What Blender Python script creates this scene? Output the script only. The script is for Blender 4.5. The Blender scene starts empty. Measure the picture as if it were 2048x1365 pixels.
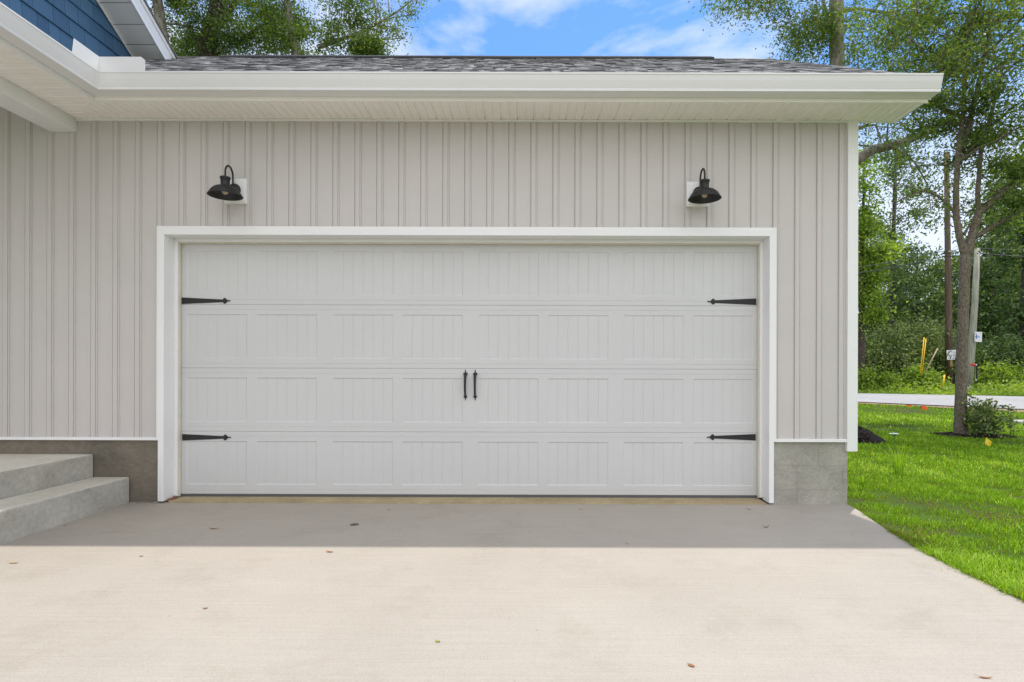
import bpy, math, random
import numpy as np
from mathutils import Vector, Matrix
R = math.radians
scene = bpy.context.scene
COL = scene.collection

# ------------------------------------------------------------------ camera, sky, sun, exposure
F_PX, CX, CY, CAMY, CAMZ, ROLL = 1126.0, 1060.0, 743.0, -4.77, 1.11, 0.0028
cd = bpy.data.cameras.new('camera'); cam = bpy.data.objects.new('camera', cd); COL.objects.link(cam)
cam.location = (0, CAMY, CAMZ)
cam.rotation_euler = (R(90), -ROLL, 0)
cd.sensor_width = 36; cd.lens = F_PX / 2048 * 36
cd.shift_x = -(CX - 1024) / 2048; cd.shift_y = (CY - 682.5) / 2048
cd.clip_start = 0.05; cd.clip_end = 2000
scene.camera = cam

SUN = Vector((0.52, 0.67, 3.38)).normalized()
sd = bpy.data.lights.new('sun', 'SUN'); sun = bpy.data.objects.new('sun', sd); COL.objects.link(sun)
sd.energy = 2.1; sd.angle = R(0.9); sd.color = (1.0, 0.95, 0.88)
sun.rotation_euler = SUN.to_track_quat('Z', 'Y').to_euler(); sun.location = (5, 5, 30)

world = bpy.data.worlds.new('World'); scene.world = world; world.use_nodes = True
wn, wl = world.node_tree.nodes, world.node_tree.links
wn.clear()
wo = wn.new('ShaderNodeOutputWorld'); bg = wn.new('ShaderNodeBackground'); bg.inputs['Strength'].default_value = 0.15
sky = wn.new('ShaderNodeTexSky'); sky.sky_type = 'NISHITA'; sky.sun_disc = False
sky.sun_elevation = math.asin(SUN.z); sky.sun_rotation = math.atan2(SUN.x, SUN.y)
sky.air_density = 1.0; sky.dust_density = 0.6; sky.ozone_density = 2.0
tc = wn.new('ShaderNodeTexCoord')
mp = wn.new('ShaderNodeMapping'); mp.inputs['Scale'].default_value = (1.0, 1.0, 2.2); mp.inputs['Location'].default_value = (0.9, 2.8, 2.2)
nz = wn.new('ShaderNodeTexNoise'); nz.inputs['Scale'].default_value = 2.4; nz.inputs['Detail'].default_value = 9; nz.inputs['Roughness'].default_value = 0.56
nz.inputs['Distortion'].default_value = 0.3
cr = wn.new('ShaderNodeValToRGB'); cr.color_ramp.elements[0].position = 0.50; cr.color_ramp.elements[1].position = 0.72
cr.color_ramp.elements[0].color = (0.05, 0.05, 0.05, 1)
mx = wn.new('ShaderNodeMix'); mx.data_type = 'RGBA'
tint = wn.new('ShaderNodeMix'); tint.data_type = 'RGBA'; tint.blend_type = 'MULTIPLY'; tint.inputs[0].default_value = 1.0
tint.inputs[7].default_value = (0.38, 0.70, 1.0, 1)
wl.new(tc.outputs['Generated'], mp.inputs['Vector']); wl.new(mp.outputs[0], nz.inputs['Vector'])
wl.new(nz.outputs[0], cr.inputs[0]); wl.new(sky.outputs[0], tint.inputs[6]); wl.new(tint.outputs[2], mx.inputs[6])
mx.inputs[7].default_value = (5.2, 4.9, 4.75, 1)
# heavier, brighter cloud added behind the camera, unseen, to fill the shaded facade
sx = wn.new('ShaderNodeSeparateXYZ'); wl.new(tc.outputs['Generated'], sx.inputs[0])
mr = wn.new('ShaderNodeMapRange'); mr.inputs['From Min'].default_value = 0.45; mr.inputs['From Max'].default_value = -0.25
mr.inputs['To Min'].default_value = 0.0; mr.inputs['To Max'].default_value = 0.22
wl.new(sx.outputs['Y'], mr.inputs['Value'])
adn = wn.new('ShaderNodeMath'); adn.operation = 'ADD'; wl.new(nz.outputs[0], adn.inputs[0]); wl.new(mr.outputs[0], adn.inputs[1])
wl.new(adn.outputs[0], cr.inputs[0])
mr2 = wn.new('ShaderNodeMapRange'); mr2.inputs['From Min'].default_value = 0.5; mr2.inputs['From Max'].default_value = -0.2
mr2.inputs['To Min'].default_value = 1.0; mr2.inputs['To Max'].default_value = 1.35
wl.new(sx.outputs['Y'], mr2.inputs['Value'])
vm = wn.new('ShaderNodeVectorMath'); vm.operation = 'SCALE'; vm.inputs[0].default_value = (5.0, 4.95, 5.0)
wl.new(mr2.outputs[0], vm.inputs['Scale']); wl.new(vm.outputs[0], mx.inputs[7])
mr3 = wn.new('ShaderNodeMapRange'); mr3.interpolation_type = 'SMOOTHSTEP'; mr3.inputs['From Min'].default_value = 0.46; mr3.inputs['From Max'].default_value = 0.22
mr3.inputs['To Min'].default_value = 0.0; mr3.inputs['To Max'].default_value = 0.72
wl.new(sx.outputs['Z'], mr3.inputs['Value'])
mxm = wn.new('ShaderNodeMath'); mxm.operation = 'MAXIMUM'; wl.new(cr.outputs[0], mxm.inputs[0]); wl.new(mr3.outputs[0], mxm.inputs[1])
wl.new(mxm.outputs[0], mx.inputs[0]); wl.new(mx.outputs[2], bg.inputs['Color']); wl.new(bg.outputs[0], wo.inputs[0])

scene.view_settings.view_transform = 'Standard'; scene.view_settings.look = 'None'
scene.view_settings.exposure = 0.68; scene.view_settings.gamma = 1.0
try:
    scene.cycles.max_bounces = 10; scene.cycles.diffuse_bounces = 6; scene.cycles.transmission_bounces = 6
    scene.cycles.caustics_reflective = False; scene.cycles.caustics_refractive = False
except Exception:
    pass

# ------------------------------------------------------------------ helpers
def fix(px, py):                       # undo the camera's slight roll
    return px + ROLL * (py - CY) - CX, CY - (py - ROLL * (px - CX))
def P(px, py, y):                      # photograph position at world depth y
    u, v = fix(px, py); z = y - CAMY
    return Vector((u * z / F_PX, y, CAMZ + v * z / F_PX))
def sm(a, b, t):
    t = min(1, max(0, (t - a) / (b - a))); return t * t * (3 - 2 * t)
def G(x, y):                           # ground height
    return 0.26 * sm(7, 15.5, y) + 0.06 * sm(15, 40, y)
def ground_hit(px, py):
    u, v = fix(px, py); z = 10.0
    for _ in range(60):
        x = u * z / F_PX
        z2 = (CAMZ - G(x, z + CAMY)) * F_PX / max(1.0, -v)
        z = 0.5 * z + 0.5 * z2
    return Vector((u * z / F_PX, z + CAMY, G(u * z / F_PX, z + CAMY)))

def tag(o, label=None, cat=None, group=None, kind=None):
    if label: o['label'] = label
    if cat: o['category'] = cat
    if group: o['group'] = group
    if kind: o['kind'] = kind
    return o
def empty(name, loc, label, cat, group=None, rz=0):
    o = bpy.data.objects.new(name, None); COL.objects.link(o); o.location = loc; o.rotation_euler.z = rz
    o.empty_display_size = 0.1
    return tag(o, label, cat, group)
def copy_tree(o, parent=None):
    c = o.copy(); COL.objects.link(c); c.parent = parent
    for ch in list(o.children): copy_tree(ch, c)
    return c

class MB:
    def __init__(s): s.v = []; s.f = []; s.t = []
    def quad(s, a, b, c, d, t=0.5):
        n = len(s.v); s.v += [tuple(a), tuple(b), tuple(c), tuple(d)]; s.f.append((n, n+1, n+2, n+3)); s.t.append(t)
    def poly(s, pts, t=0.5):
        n = len(s.v); s.v += [tuple(p) for p in pts]; s.f.append(tuple(range(n, n+len(pts)))); s.t.append(t)
    def hexa(s, p, t=0.5):             # 8 corners, bottom 4 ccw, top 4 ccw
        n = len(s.v); s.v += [tuple(q) for q in p]
        for f in ((3,2,1,0),(4,5,6,7),(0,1,5,4),(1,2,6,5),(2,3,7,6),(3,0,4,7)):
            s.f.append(tuple(n+i for i in f)); s.t.append(t)
    def box(s, x0, x1, y0, y1, z0, z1, t=0.5):
        s.hexa([(x0,y0,z0),(x1,y0,z0),(x1,y1,z0),(x0,y1,z0),(x0,y0,z1),(x1,y0,z1),(x1,y1,z1),(x0,y1,z1)], t)
    def prism(s, pts, d, t=0.5):       # flat polygon pts pushed by vector d
        n = len(s.v); k = len(pts); d = Vector(d)
        s.v += [tuple(p) for p in pts] + [tuple(Vector(p)+d) for p in pts]
        s.f.append(tuple(range(n+k-1, n-1, -1))); s.t.append(t)
        s.f.append(tuple(range(n+k, n+2*k))); s.t.append(t)
        for i in range(k):
            j = (i+1) % k; s.f.append((n+i, n+j, n+k+j, n+k+i)); s.t.append(t)
    def tube(s, pts, rad, seg=8, t=0.5, cap=True):
        pts = [Vector(p) for p in pts]; n0 = len(s.v); m = len(pts)
        up = Vector((0.13, 0.97, 0.21)); prev = None
        for i, p in enumerate(pts):
            d = (pts[min(i+1, m-1)] - pts[max(i-1, 0)])
            if d.length < 1e-9: d = Vector((0,0,1))
            d.normalize()
            a = d.cross(up if prev is None else prev.cross(d) if prev.cross(d).length > 1e-6 else up)
            if a.length < 1e-6: a = d.cross(Vector((1,0,0)))
            a.normalize()
            if prev is not None:
                a = (prev - d * prev.dot(d))
                if a.length < 1e-6: a = d.orthogonal()
                a.normalize()
            prev = a; b = d.cross(a); r = rad[i] if hasattr(rad, '__len__') else rad
            for k in range(seg):
                w = 2*math.pi*k/seg; s.v.append(tuple(p + a*(math.cos(w)*r) + b*(math.sin(w)*r)))
        for i in range(m-1):
            for k in range(seg):
                k2 = (k+1) % seg
                s.f.append((n0+i*seg+k, n0+i*seg+k2, n0+(i+1)*seg+k2, n0+(i+1)*seg+k)); s.t.append(t)
        if cap:
            s.f.append(tuple(n0+k for k in range(seg-1, -1, -1))); s.t.append(t)
            s.f.append(tuple(n0+(m-1)*seg+k for k in range(seg))); s.t.append(t)
    def lathe(s, prof, c=(0,0,0), seg=32, t=0.5, axis='z'):
        n0 = len(s.v); c = Vector(c)
        for (r, z) in prof:
            for k in range(seg):
                w = 2*math.pi*k/seg
                q = Vector((r*math.cos(w), r*math.sin(w), z)) if axis == 'z' else Vector((r*math.cos(w), -z, r*math.sin(w)))
                s.v.append(tuple(c + q))
        for i in range(len(prof)-1):
            for k in range(seg):
                k2 = (k+1) % seg
                s.f.append((n0+i*seg+k, n0+i*seg+k2, n0+(i+1)*seg+k2, n0+(i+1)*seg+k)); s.t.append(t)
    def build(s, name, mat, parent=None, smooth=False, bevel=0.0, tint=False):
        me = bpy.data.meshes.new(name); me.from_pydata(s.v, [], s.f); me.update()
        if tint:
            a = me.attributes.new('tint', 'FLOAT', 'FACE'); a.data.foreach_set('value', s.t)
        if smooth: me.polygons.foreach_set('use_smooth', [True]*len(me.polygons))
        me.materials.append(mat)
        o = bpy.data.objects.new(name, me); COL.objects.link(o)
        if parent is not None:
            o.parent = parent
        if bevel:
            b = o.modifiers.new('bevel', 'BEVEL'); b.width = bevel; b.segments = 2; b.limit_method = 'ANGLE'; b.angle_limit = R(40)
        return o

def np_mesh(name, verts, faces_flat, loop_tot, mat, parent=None, tint=None, smooth=False):
    me = bpy.data.meshes.new(name); nv = len(verts); nf = len(loop_tot)
    me.vertices.add(nv); me.vertices.foreach_set('co', np.asarray(verts, np.float32).ravel())
    me.loops.add(len(faces_flat)); me.loops.foreach_set('vertex_index', np.asarray(faces_flat, np.int32))
    me.polygons.add(nf); ls = np.concatenate([[0], np.cumsum(loop_tot)[:-1]]).astype(np.int32)
    me.polygons.foreach_set('loop_start', ls)
    try: me.polygons.foreach_set('loop_total', np.asarray(loop_tot, np.int32))
    except Exception: pass
    me.update(calc_edges=True)
    if tint is not None:
        a = me.attributes.new('tint', 'FLOAT', 'FACE'); a.data.foreach_set('value', np.asarray(tint, np.float32))
    if smooth: me.polygons.foreach_set('use_smooth', np.ones(nf, bool))
    me.materials.append(mat); o = bpy.data.objects.new(name, me); COL.objects.link(o)
    if parent is not None: o.parent = parent
    return o

# ------------------------------------------------------------------ materials
def new_mat(name):
    m = bpy.data.materials.new(name); m.use_nodes = True
    nt = m.node_tree; b = nt.nodes['Principled BSDF']; return m, nt, b
def mat(name, col, rough=0.5, var=0.0, vscale=3.0, bump=0.0, bscale=40.0, stretch=(1,1,1), metal=0.0, spec=None, col2=None, vstretch=(1,1,1), vlo=0.35, vhi=0.65, detail=6):
    m, nt, b = new_mat(name); b.inputs['Roughness'].default_value = rough; b.inputs['Metallic'].default_value = metal
    if spec is not None: b.inputs['Specular IOR Level'].default_value = spec
    tcn = nt.nodes.new('ShaderNodeTexCoord')
    if var or col2:
        mp_ = nt.nodes.new('ShaderNodeMapping'); mp_.inputs['Scale'].default_value = vstretch
        n = nt.nodes.new('ShaderNodeTexNoise'); n.inputs['Scale'].default_value = vscale; n.inputs['Detail'].default_value = detail; n.inputs['Roughness'].default_value = 0.6
        rp = nt.nodes.new('ShaderNodeValToRGB'); rp.color_ramp.elements[0].position = vlo; rp.color_ramp.elements[1].position = vhi
        c2 = col2 if col2 else tuple(c*(1-var) for c in col)
        rp.color_ramp.elements[0].color = (*c2, 1); rp.color_ramp.elements[1].color = (*col, 1)
        nt.links.new(tcn.outputs['Object'], mp_.inputs[0]); nt.links.new(mp_.outputs[0], n.inputs['Vector'])
        nt.links.new(n.outputs[0], rp.inputs[0]); nt.links.new(rp.outputs[0], b.inputs['Base Color'])
    else:
        b.inputs['Base Color'].default_value = (*col, 1)
    if bump:
        mp2 = nt.nodes.new('ShaderNodeMapping'); mp2.inputs['Scale'].default_value = stretch
        n2 = nt.nodes.new('ShaderNodeTexNoise'); n2.inputs['Scale'].default_value = bscale; n2.inputs['Detail'].default_value = 5
        bp = nt.nodes.new('ShaderNodeBump'); bp.inputs['Strength'].default_value = bump; bp.inputs['Distance'].default_value = 0.004
        nt.links.new(tcn.outputs['Object'], mp2.inputs[0]); nt.links.new(mp2.outputs[0], n2.inputs['Vector'])
        nt.links.new(n2.outputs[0], bp.inputs['Height']); nt.links.new(bp.outputs[0], b.inputs['Normal'])
    return m
def mat_tint(name, stops, rough=0.8, transl=0.0, tcol=None, spec=0.3, bump=0.0):
    """colour from a per-face 'tint' value; optionally a translucent leaf"""
    m, nt, b = new_mat(name); b.inputs['Roughness'].default_value = rough; b.inputs['Specular IOR Level'].default_value = spec
    at = nt.nodes.new('ShaderNodeAttribute'); at.attribute_name = 'tint'
    rp = nt.nodes.new('ShaderNodeValToRGB'); e = rp.color_ramp.elements
    e[0].position = stops[0][0]; e[0].color = (*stops[0][1], 1); e[1].position = stops[-1][0]; e[1].color = (*stops[-1][1], 1)
    for p_, c_ in stops[1:-1]:
        x = e.new(p_); x.color = (*c_, 1)
    nt.links.new(at.outputs['Fac'], rp.inputs[0]); nt.links.new(rp.outputs[0], b.inputs['Base Color'])
    if bump:
        tcn = nt.nodes.new('ShaderNodeTexCoord'); n2 = nt.nodes.new('ShaderNodeTexNoise'); n2.inputs['Scale'].default_value = 120
        bp = nt.nodes.new('ShaderNodeBump'); bp.inputs['Strength'].default_value = bump; bp.inputs['Distance'].default_value = 0.004
        nt.links.new(tcn.outputs['Object'], n2.inputs['Vector']); nt.links.new(n2.outputs[0], bp.inputs['Height']); nt.links.new(bp.outputs[0], b.inputs['Normal'])
    if transl:
        tr = nt.nodes.new('ShaderNodeBsdfTranslucent'); ms = nt.nodes.new('ShaderNodeMixShader'); ms.inputs[0].default_value = transl
        mm = nt.nodes.new('ShaderNodeMix'); mm.data_type = 'RGBA'; mm.blend_type = 'MULTIPLY'; mm.inputs[0].default_value = 1
        mm.inputs[7].default_value = (*(tcol or (1.6, 1.7, 0.7)), 1)
        nt.links.new(rp.outputs[0], mm.inputs[6]); nt.links.new(mm.outputs[2], tr.inputs['Color'])
        out = nt.nodes['Material Output']
        nt.links.new(b.outputs[0], ms.inputs[1]); nt.links.new(tr.outputs[0], ms.inputs[2]); nt.links.new(ms.outputs[0], out.inputs['Surface'])
    return m

M = {}
M['siding'] = mat('siding vinyl', (0.572, 0.54, 0.524), 0.45, var=0.05, vscale=1.5, bump=0.25, bscale=60, stretch=(12, 12, 0.6))
M['white'] = mat('white trim', (0.82, 0.825, 0.828), 0.4, var=0.03, vscale=2, bump=0.08, bscale=30)
M['gutter'] = mat('white aluminium', (0.77, 0.772, 0.775), 0.3, var=0.03, vscale=1.2, bump=0.03, bscale=10)
M['soffit'] = mat('soffit vinyl', (0.94, 0.915, 0.87), 0.5, var=0.04, vscale=2)
M['door'] = mat('garage door steel', (0.60, 0.605, 0.608), 0.42, var=0.03, vscale=1.3, bump=0.25, bscale=45, stretch=(0.5, 8, 8))
M['stop'] = mat('cream weather strip', (0.72, 0.68, 0.55), 0.5, var=0.12, vscale=8)
M['black'] = mat('black iron', (0.014, 0.013, 0.014), 0.5, var=0.3, vscale=30, bump=0.4, bscale=150)
M['lamp'] = mat('black lamp metal', (0.013, 0.013, 0.015), 0.5, bump=0.2, bscale=200)
M['seal'] = mat('grey rubber seal', (0.10, 0.10, 0.11), 0.7)
M['blue'] = mat_tint('blue shake', [(0, (0.055, 0.13, 0.24)), (1, (0.085, 0.185, 0.32))], rough=0.5, bump=0.5)
M['shingle'] = mat_tint('asphalt shingle', [(0, (0.05, 0.05, 0.055)), (0.5, (0.20, 0.20, 0.205)), (1, (0.52, 0.52, 0.52))], rough=0.95, bump=0.8, spec=0.1)
M['dark'] = mat('dark vent', (0.03, 0.03, 0.03), 0.8)
M['wood'] = mat('pale lath wood', (0.45, 0.36, 0.24), 0.8, var=0.3, vscale=10)
M['yellow'] = mat('yellow plastic', (0.85, 0.52, 0.02), 0.5)
M['flagyellow'] = mat('yellow flag', (0.85, 0.66, 0.03), 0.6)
M['flagtext'] = mat('flag print', (0.2, 0.15, 0.03), 0.6)
M['orange'] = mat('orange flag', (0.95, 0.13, 0.02), 0.6)
M['red'] = mat('red ribbon', (0.65, 0.02, 0.03), 0.5)
M['signwhite'] = mat('sign board', (0.72, 0.72, 0.76), 0.5)
M['signink'] = mat('sign ink', (0.04, 0.06, 0.08), 0.6)
M['signgrey'] = mat('sign grey print', (0.25, 0.28, 0.35), 0.6)
M['signblue'] = mat('sign blue print', (0.03, 0.13, 0.38), 0.5)
M['signnavy'] = mat('sign navy print', (0.03, 0.04, 0.12), 0.5)
M['wire'] = mat('cable', (0.05, 0.05, 0.05), 0.6)
M['steel'] = mat('galvanised strand', (0.3, 0.3, 0.3), 0.5, metal=0.6)
M['bark'] = mat('oak bark', (0.30, 0.25, 0.195), 0.95, col2=(0.09, 0.07, 0.052), vscale=22, vstretch=(3, 3, 0.9), bump=1.0, bscale=34, stretch=(2.5, 2.5, 0.7), detail=10)
M['bark'].node_tree.nodes['Bump'].inputs['Distance'].default_value = 0.03
M['bark2'] = mat('grey bark', (0.34, 0.31, 0.27), 0.95, col2=(0.13, 0.11, 0.095), vscale=5, vstretch=(2, 2, 0.8), bump=1.0, bscale=9, stretch=(2, 2, 0.7))
M['bark2'].node_tree.nodes['Bump'].inputs['Distance'].default_value = 0.03
M['barkdark'] = mat('dark bark', (0.09, 0.07, 0.055), 0.95, var=0.5, vscale=8, bump=0.8, bscale=12)
M['polebrown'] = mat('brown pole wood', (0.17, 0.115, 0.085), 0.9, col2=(0.08, 0.055, 0.04), vscale=4, vstretch=(4, 4, 0.3), bump=0.6, bscale=10, stretch=(4, 4, 0.2))
M['polegrey'] = mat('grey pole wood', (0.36, 0.36, 0.30), 0.9, col2=(0.20, 0.21, 0.16), vscale=4, vstretch=(4, 4, 0.3), bump=0.6, bscale=10, stretch=(4, 4, 0.2))
M['mulch'] = mat_tint('black mulch', [(0, (0.008, 0.006, 0.006)), (0.8, (0.028, 0.02, 0.018)), (1, (0.10, 0.06, 0.04))], rough=0.9)
M['bulb'] = None

def concrete(name, base, dark, s=1.0, broom=0.35, blot=0.5, streak=(0.12, 6, 1)):
    m, nt, b = new_mat(name); b.inputs['Roughness'].default_value = 0.85; b.inputs['Specular IOR Level'].default_value = 0.25
    N, L = nt.nodes, nt.links
    tcn = N.new('ShaderNodeTexCoord')
    n1 = N.new('ShaderNodeTexNoise'); n1.inputs['Scale'].default_value = 0.9*s; n1.inputs['Detail'].default_value = 8; n1.inputs['Roughness'].default_value = 0.65
    r1 = N.new('ShaderNodeValToRGB'); r1.color_ramp.elements[0].position = 0.3; r1.color_ramp.elements[1].position = 0.62
    r1.color_ramp.elements[0].color = (*dark, 1); r1.color_ramp.elements[1].color = (*base, 1)
    L.new(tcn.outputs['Object'], n1.inputs['Vector']); L.new(n1.outputs[0], r1.inputs[0])
    mp_ = N.new('ShaderNodeMapping'); mp_.inputs['Scale'].default_value = streak
    n2 = N.new('ShaderNodeTexNoise'); n2.inputs['Scale'].default_value = 14*s; n2.inputs['Detail'].default_value = 6
    r2 = N.new('ShaderNodeValToRGB'); r2.color_ramp.elements[0].position = 0.3; r2.color_ramp.elements[1].position = 0.75
    v = 1 - 0.12*broom/0.35; r2.color_ramp.elements[0].color = (v, v, v*0.99, 1); r2.color_ramp.elements[1].color = (1.04, 1.04, 1.03, 1)
    L.new(tcn.outputs['Object'], mp_.inputs[0]); L.new(mp_.outputs[0], n2.inputs['Vector']); L.new(n2.outputs[0], r2.inputs[0])
    mu = N.new('ShaderNodeMix'); mu.data_type = 'RGBA'; mu.blend_type = 'MULTIPLY'; mu.inputs[0].default_value = 1
    L.new(r1.outputs[0], mu.inputs[6]); L.new(r2.outputs[0], mu.inputs[7])
    n3 = N.new('ShaderNodeTexNoise'); n3.inputs['Scale'].default_value = 220; n3.inputs['Detail'].default_value = 3
    r3 = N.new('ShaderNodeValToRGB'); r3.color_ramp.elements[0].position = 0.33; r3.color_ramp.elements[1].position = 0.5
    r3.color_ramp.elements[0].color = (0.80, 0.79, 0.77, 1); r3.color_ramp.elements[1].color = (1, 1, 1, 1)
    L.new(tcn.outputs['Object'], n3.inputs['Vector']); L.new(n3.outputs[0], r3.inputs[0])
    mu2 = N.new('ShaderNodeMix'); mu2.data_type = 'RGBA'; mu2.blend_type = 'MULTIPLY'; mu2.inputs[0].default_value = 0.8
    L.new(mu.outputs[2], mu2.inputs[6]); L.new(r3.outputs[0], mu2.inputs[7]); L.new(mu2.outputs[2], b.inputs['Base Color'])
    vo = N.new('ShaderNodeTexVoronoi'); vo.inputs['Scale'].default_value = 5.5; L.new(tcn.outputs['Object'], vo.inputs['Vector'])
    rv = N.new('ShaderNodeValToRGB'); rv.color_ramp.elements[0].position = 0.018; rv.color_ramp.elements[1].position = 0.03
    rv.color_ramp.elements[0].color = (0.45, 0.40, 0.34, 1); rv.color_ramp.elements[1].color = (1, 1, 1, 1); L.new(vo.outputs['Distance'], rv.inputs[0])
    mu3 = N.new('ShaderNodeMix'); mu3.data_type = 'RGBA'; mu3.blend_type = 'MULTIPLY'; mu3.inputs[0].default_value = 0.8
    L.new(mu2.outputs[2], mu3.inputs[6]); L.new(rv.outputs[0], mu3.inputs[7])
    n5 = N.new('ShaderNodeTexNoise'); n5.inputs['Scale'].default_value = 2.1; n5.inputs['Detail'].default_value = 10; n5.inputs['Roughness'].default_value = 0.75; n5.inputs['Distortion'].default_value = 0.2
    r5 = N.new('ShaderNodeValToRGB'); r5.color_ramp.elements[0].position = 0.36; r5.color_ramp.elements[1].position = 0.48
    r5.color_ramp.elements[0].color = (0.935, 0.93, 0.915, 1); r5.color_ramp.elements[1].color = (1, 1, 1, 1)
    L.new(tcn.outputs['Object'], n5.inputs['Vector']); L.new(n5.outputs[0], r5.inputs[0])
    mu4 = N.new('ShaderNodeMix'); mu4.data_type = 'RGBA'; mu4.blend_type = 'MULTIPLY'; mu4.inputs[0].default_value = 1
    L.new(mu3.outputs[2], mu4.inputs[6]); L.new(r5.outputs[0], mu4.inputs[7]); L.new(mu4.outputs[2], b.inputs['Base Color'])
    bp = N.new('ShaderNodeBump'); bp.inputs['Strength'].default_value = 0.5; bp.inputs['Distance'].default_value = 0.003
    ad = N.new('ShaderNodeMath'); ad.operation = 'ADD'; L.new(n2.outputs[0], ad.inputs[0]); L.new(n3.outputs[0], ad.inputs[1])
    L.new(ad.outputs[0], bp.inputs['Height']); L.new(bp.outputs[0], b.inputs['Normal'])
    return m
M['drive'] = concrete('driveway concrete', (0.435, 0.396, 0.35), (0.395, 0.358, 0.315), broom=0.14)
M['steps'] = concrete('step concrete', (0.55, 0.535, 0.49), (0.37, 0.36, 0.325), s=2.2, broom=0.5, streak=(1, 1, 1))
M['step_top'] = concrete('paler step top', (0.74, 0.71, 0.64), (0.60, 0.57, 0.50), s=1.5, broom=0.3, streak=(1, 1, 1))  # top faces, paler than the step sides
M['found_l'] = concrete('parged foundation', (0.25, 0.22, 0.18), (0.15, 0.135, 0.112), s=2.0, broom=0.6, streak=(1, 1, 2))
M['found_r'] = concrete('block foundation', (0.46, 0.445, 0.40), (0.32, 0.31, 0.275), s=2.6, broom=0.5, streak=(1, 1, 1.5))
M['sill'] = concrete('stained sill', (0.50, 0.42, 0.26), (0.36, 0.28, 0.17), s=3.0, broom=0.5, streak=(1, 1, 1))
M['road'] = concrete('road surface', (0.42, 0.41, 0.41), (0.36, 0.355, 0.355), s=0.6, streak=(1, 1, 1))

# ------------------------------------------------------------------ ground
def grid_sheet(name, xs, ys, zf, m, kind='structure', smooth=True):
    X, Y = np.meshgrid(xs, ys); Z = np.vectorize(zf)(X, Y)
    v = np.stack([X.ravel(), Y.ravel(), Z.ravel()], 1); nx = len(xs); ny = len(ys)
    i = np.arange(ny-1)[:, None]*nx + np.arange(nx-1)[None, :]; i = i.ravel()
    f = np.stack([i, i+1, i+1+nx, i+nx], 1)
    o = np_mesh(name, v, f.ravel(), np.full(len(f), 4), m, smooth=smooth); o['kind'] = kind; return o
m, nt, b = new_mat('lawn soil')
N, L = nt.nodes, nt.links
tcn = N.new('ShaderNodeTexCoord'); n1 = N.new('ShaderNodeTexNoise'); n1.inputs['Scale'].default_value = 1.3; n1.inputs['Detail'].default_value = 9; n1.inputs['Roughness'].default_value = 0.7
r1 = N.new('ShaderNodeValToRGB'); e = r1.color_ramp.elements
e[0].position = 0.36; e[0].color = (0.10, 0.075, 0.045, 1); e[1].position = 0.5; e[1].color = (0.06, 0.10, 0.018, 1)
x_ = e.new(0.62); x_.color = (0.085, 0.15, 0.02, 1)
L.new(tcn.outputs['Object'], n1.inputs['Vector']); L.new(n1.outputs[0], r1.inputs[0]); L.new(r1.outputs[0], b.inputs['Base Color'])
b.inputs['Roughness'].default_value = 1.0; b.inputs['Specular IOR Level'].default_value = 0.1
M['lawn'] = m
xs = np.concatenate([np.linspace(-300, -20, 12), np.linspace(-18, 40, 59), np.linspace(44, 400, 14)])
ys = np.concatenate([np.linspace(-300, -14, 14), np.linspace(-12, 50, 125), np.linspace(55, 500, 14)])
GZ = -0.035
grid_sheet('ground', xs, ys, lambda x, y: G(x, y) + GZ, M['lawn'])

# road crossing behind the trees on the right
A, B_, C_, D_ = (ground_hit(*p) for p in ((1712, 804.8), (2048, 819.4), (1712, 787.4), (2048, 794.2)))
dirn = ((B_ - A).normalized() + (D_ - C_).normalized()); dirn.z = 0; dirn.normalize()
nm = (A + B_) / 2; fm = (C_ + D_) / 2
mb = MB(); ts = [-60 + i*2.5 for i in range(61)]
nrm = Vector((-dirn.y, dirn.x, 0)); nrm = nrm if nrm.y > 0 else -nrm
wid = (fm - nm).dot(nrm)
def road_pt(t, w):
    q = nm + dirn * t + nrm * w; return Vector((q.x, q.y, G(q.x, q.y) + GZ + 0.05))
for i in range(len(ts)-1):
    for j in range(6):
        w0, w1 = wid*j/6, wid*(j+1)/6
        mb.quad(road_pt(ts[i], w0), road_pt(ts[i+1], w0), road_pt(ts[i+1], w1), road_pt(ts[i], w1))
mb.build('road', M['road'])['kind'] = 'structure'
print('ROAD', A, B_, C_, D_, 'width', wid, dirn)
# worn dirt shoulder between lawn and road
M['dirt'] = mat('shoulder dirt', (0.40, 0.27, 0.19), 0.95, col2=(0.20, 0.11, 0.07), vscale=6, bump=0.8, bscale=30)
mb = MB()
for i in range(len(ts)-1):
    def sp(t, w):
        q = nm + dirn*t + nrm*w; return Vector((q.x, q.y, G(q.x, q.y) + GZ + 0.025))
    a0 = -0.45 - 0.2*math.sin(ts[i]*0.9); a1 = -0.45 - 0.2*math.sin(ts[i+1]*0.9)
    if ts[i] > 2: a0 -= min(1.6, (ts[i]-2)*0.5)
    if ts[i+1] > 2: a1 -= min(1.6, (ts[i+1]-2)*0.5)
    mb.quad(sp(ts[i], a0), sp(ts[i+1], a1), sp(ts[i+1], 0.3), sp(ts[i], 0.3))
mb.build('shoulder', M['dirt'])['kind'] = 'structure'
# a pale concrete walk end at the far right
q = ground_hit(2052, 846)
mb = MB(); pts = [Vector((q.x-0.35, q.y-0.1, 0)), Vector((q.x+0.3, q.y-0.45, 0)), Vector((q.x+4, q.y-2.2, 0)), Vector((q.x+4.6, q.y-0.9, 0)), Vector((q.x+0.4, q.y+0.35, 0)), Vector((q.x-0.2, q.y+0.2, 0))]
for p_ in pts: p_.z = G(p_.x, p_.y) - 0.06
mb.prism(pts, (0, 0, 0.10)); mb.build('path', M['steps'])['kind'] = 'structure'

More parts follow.
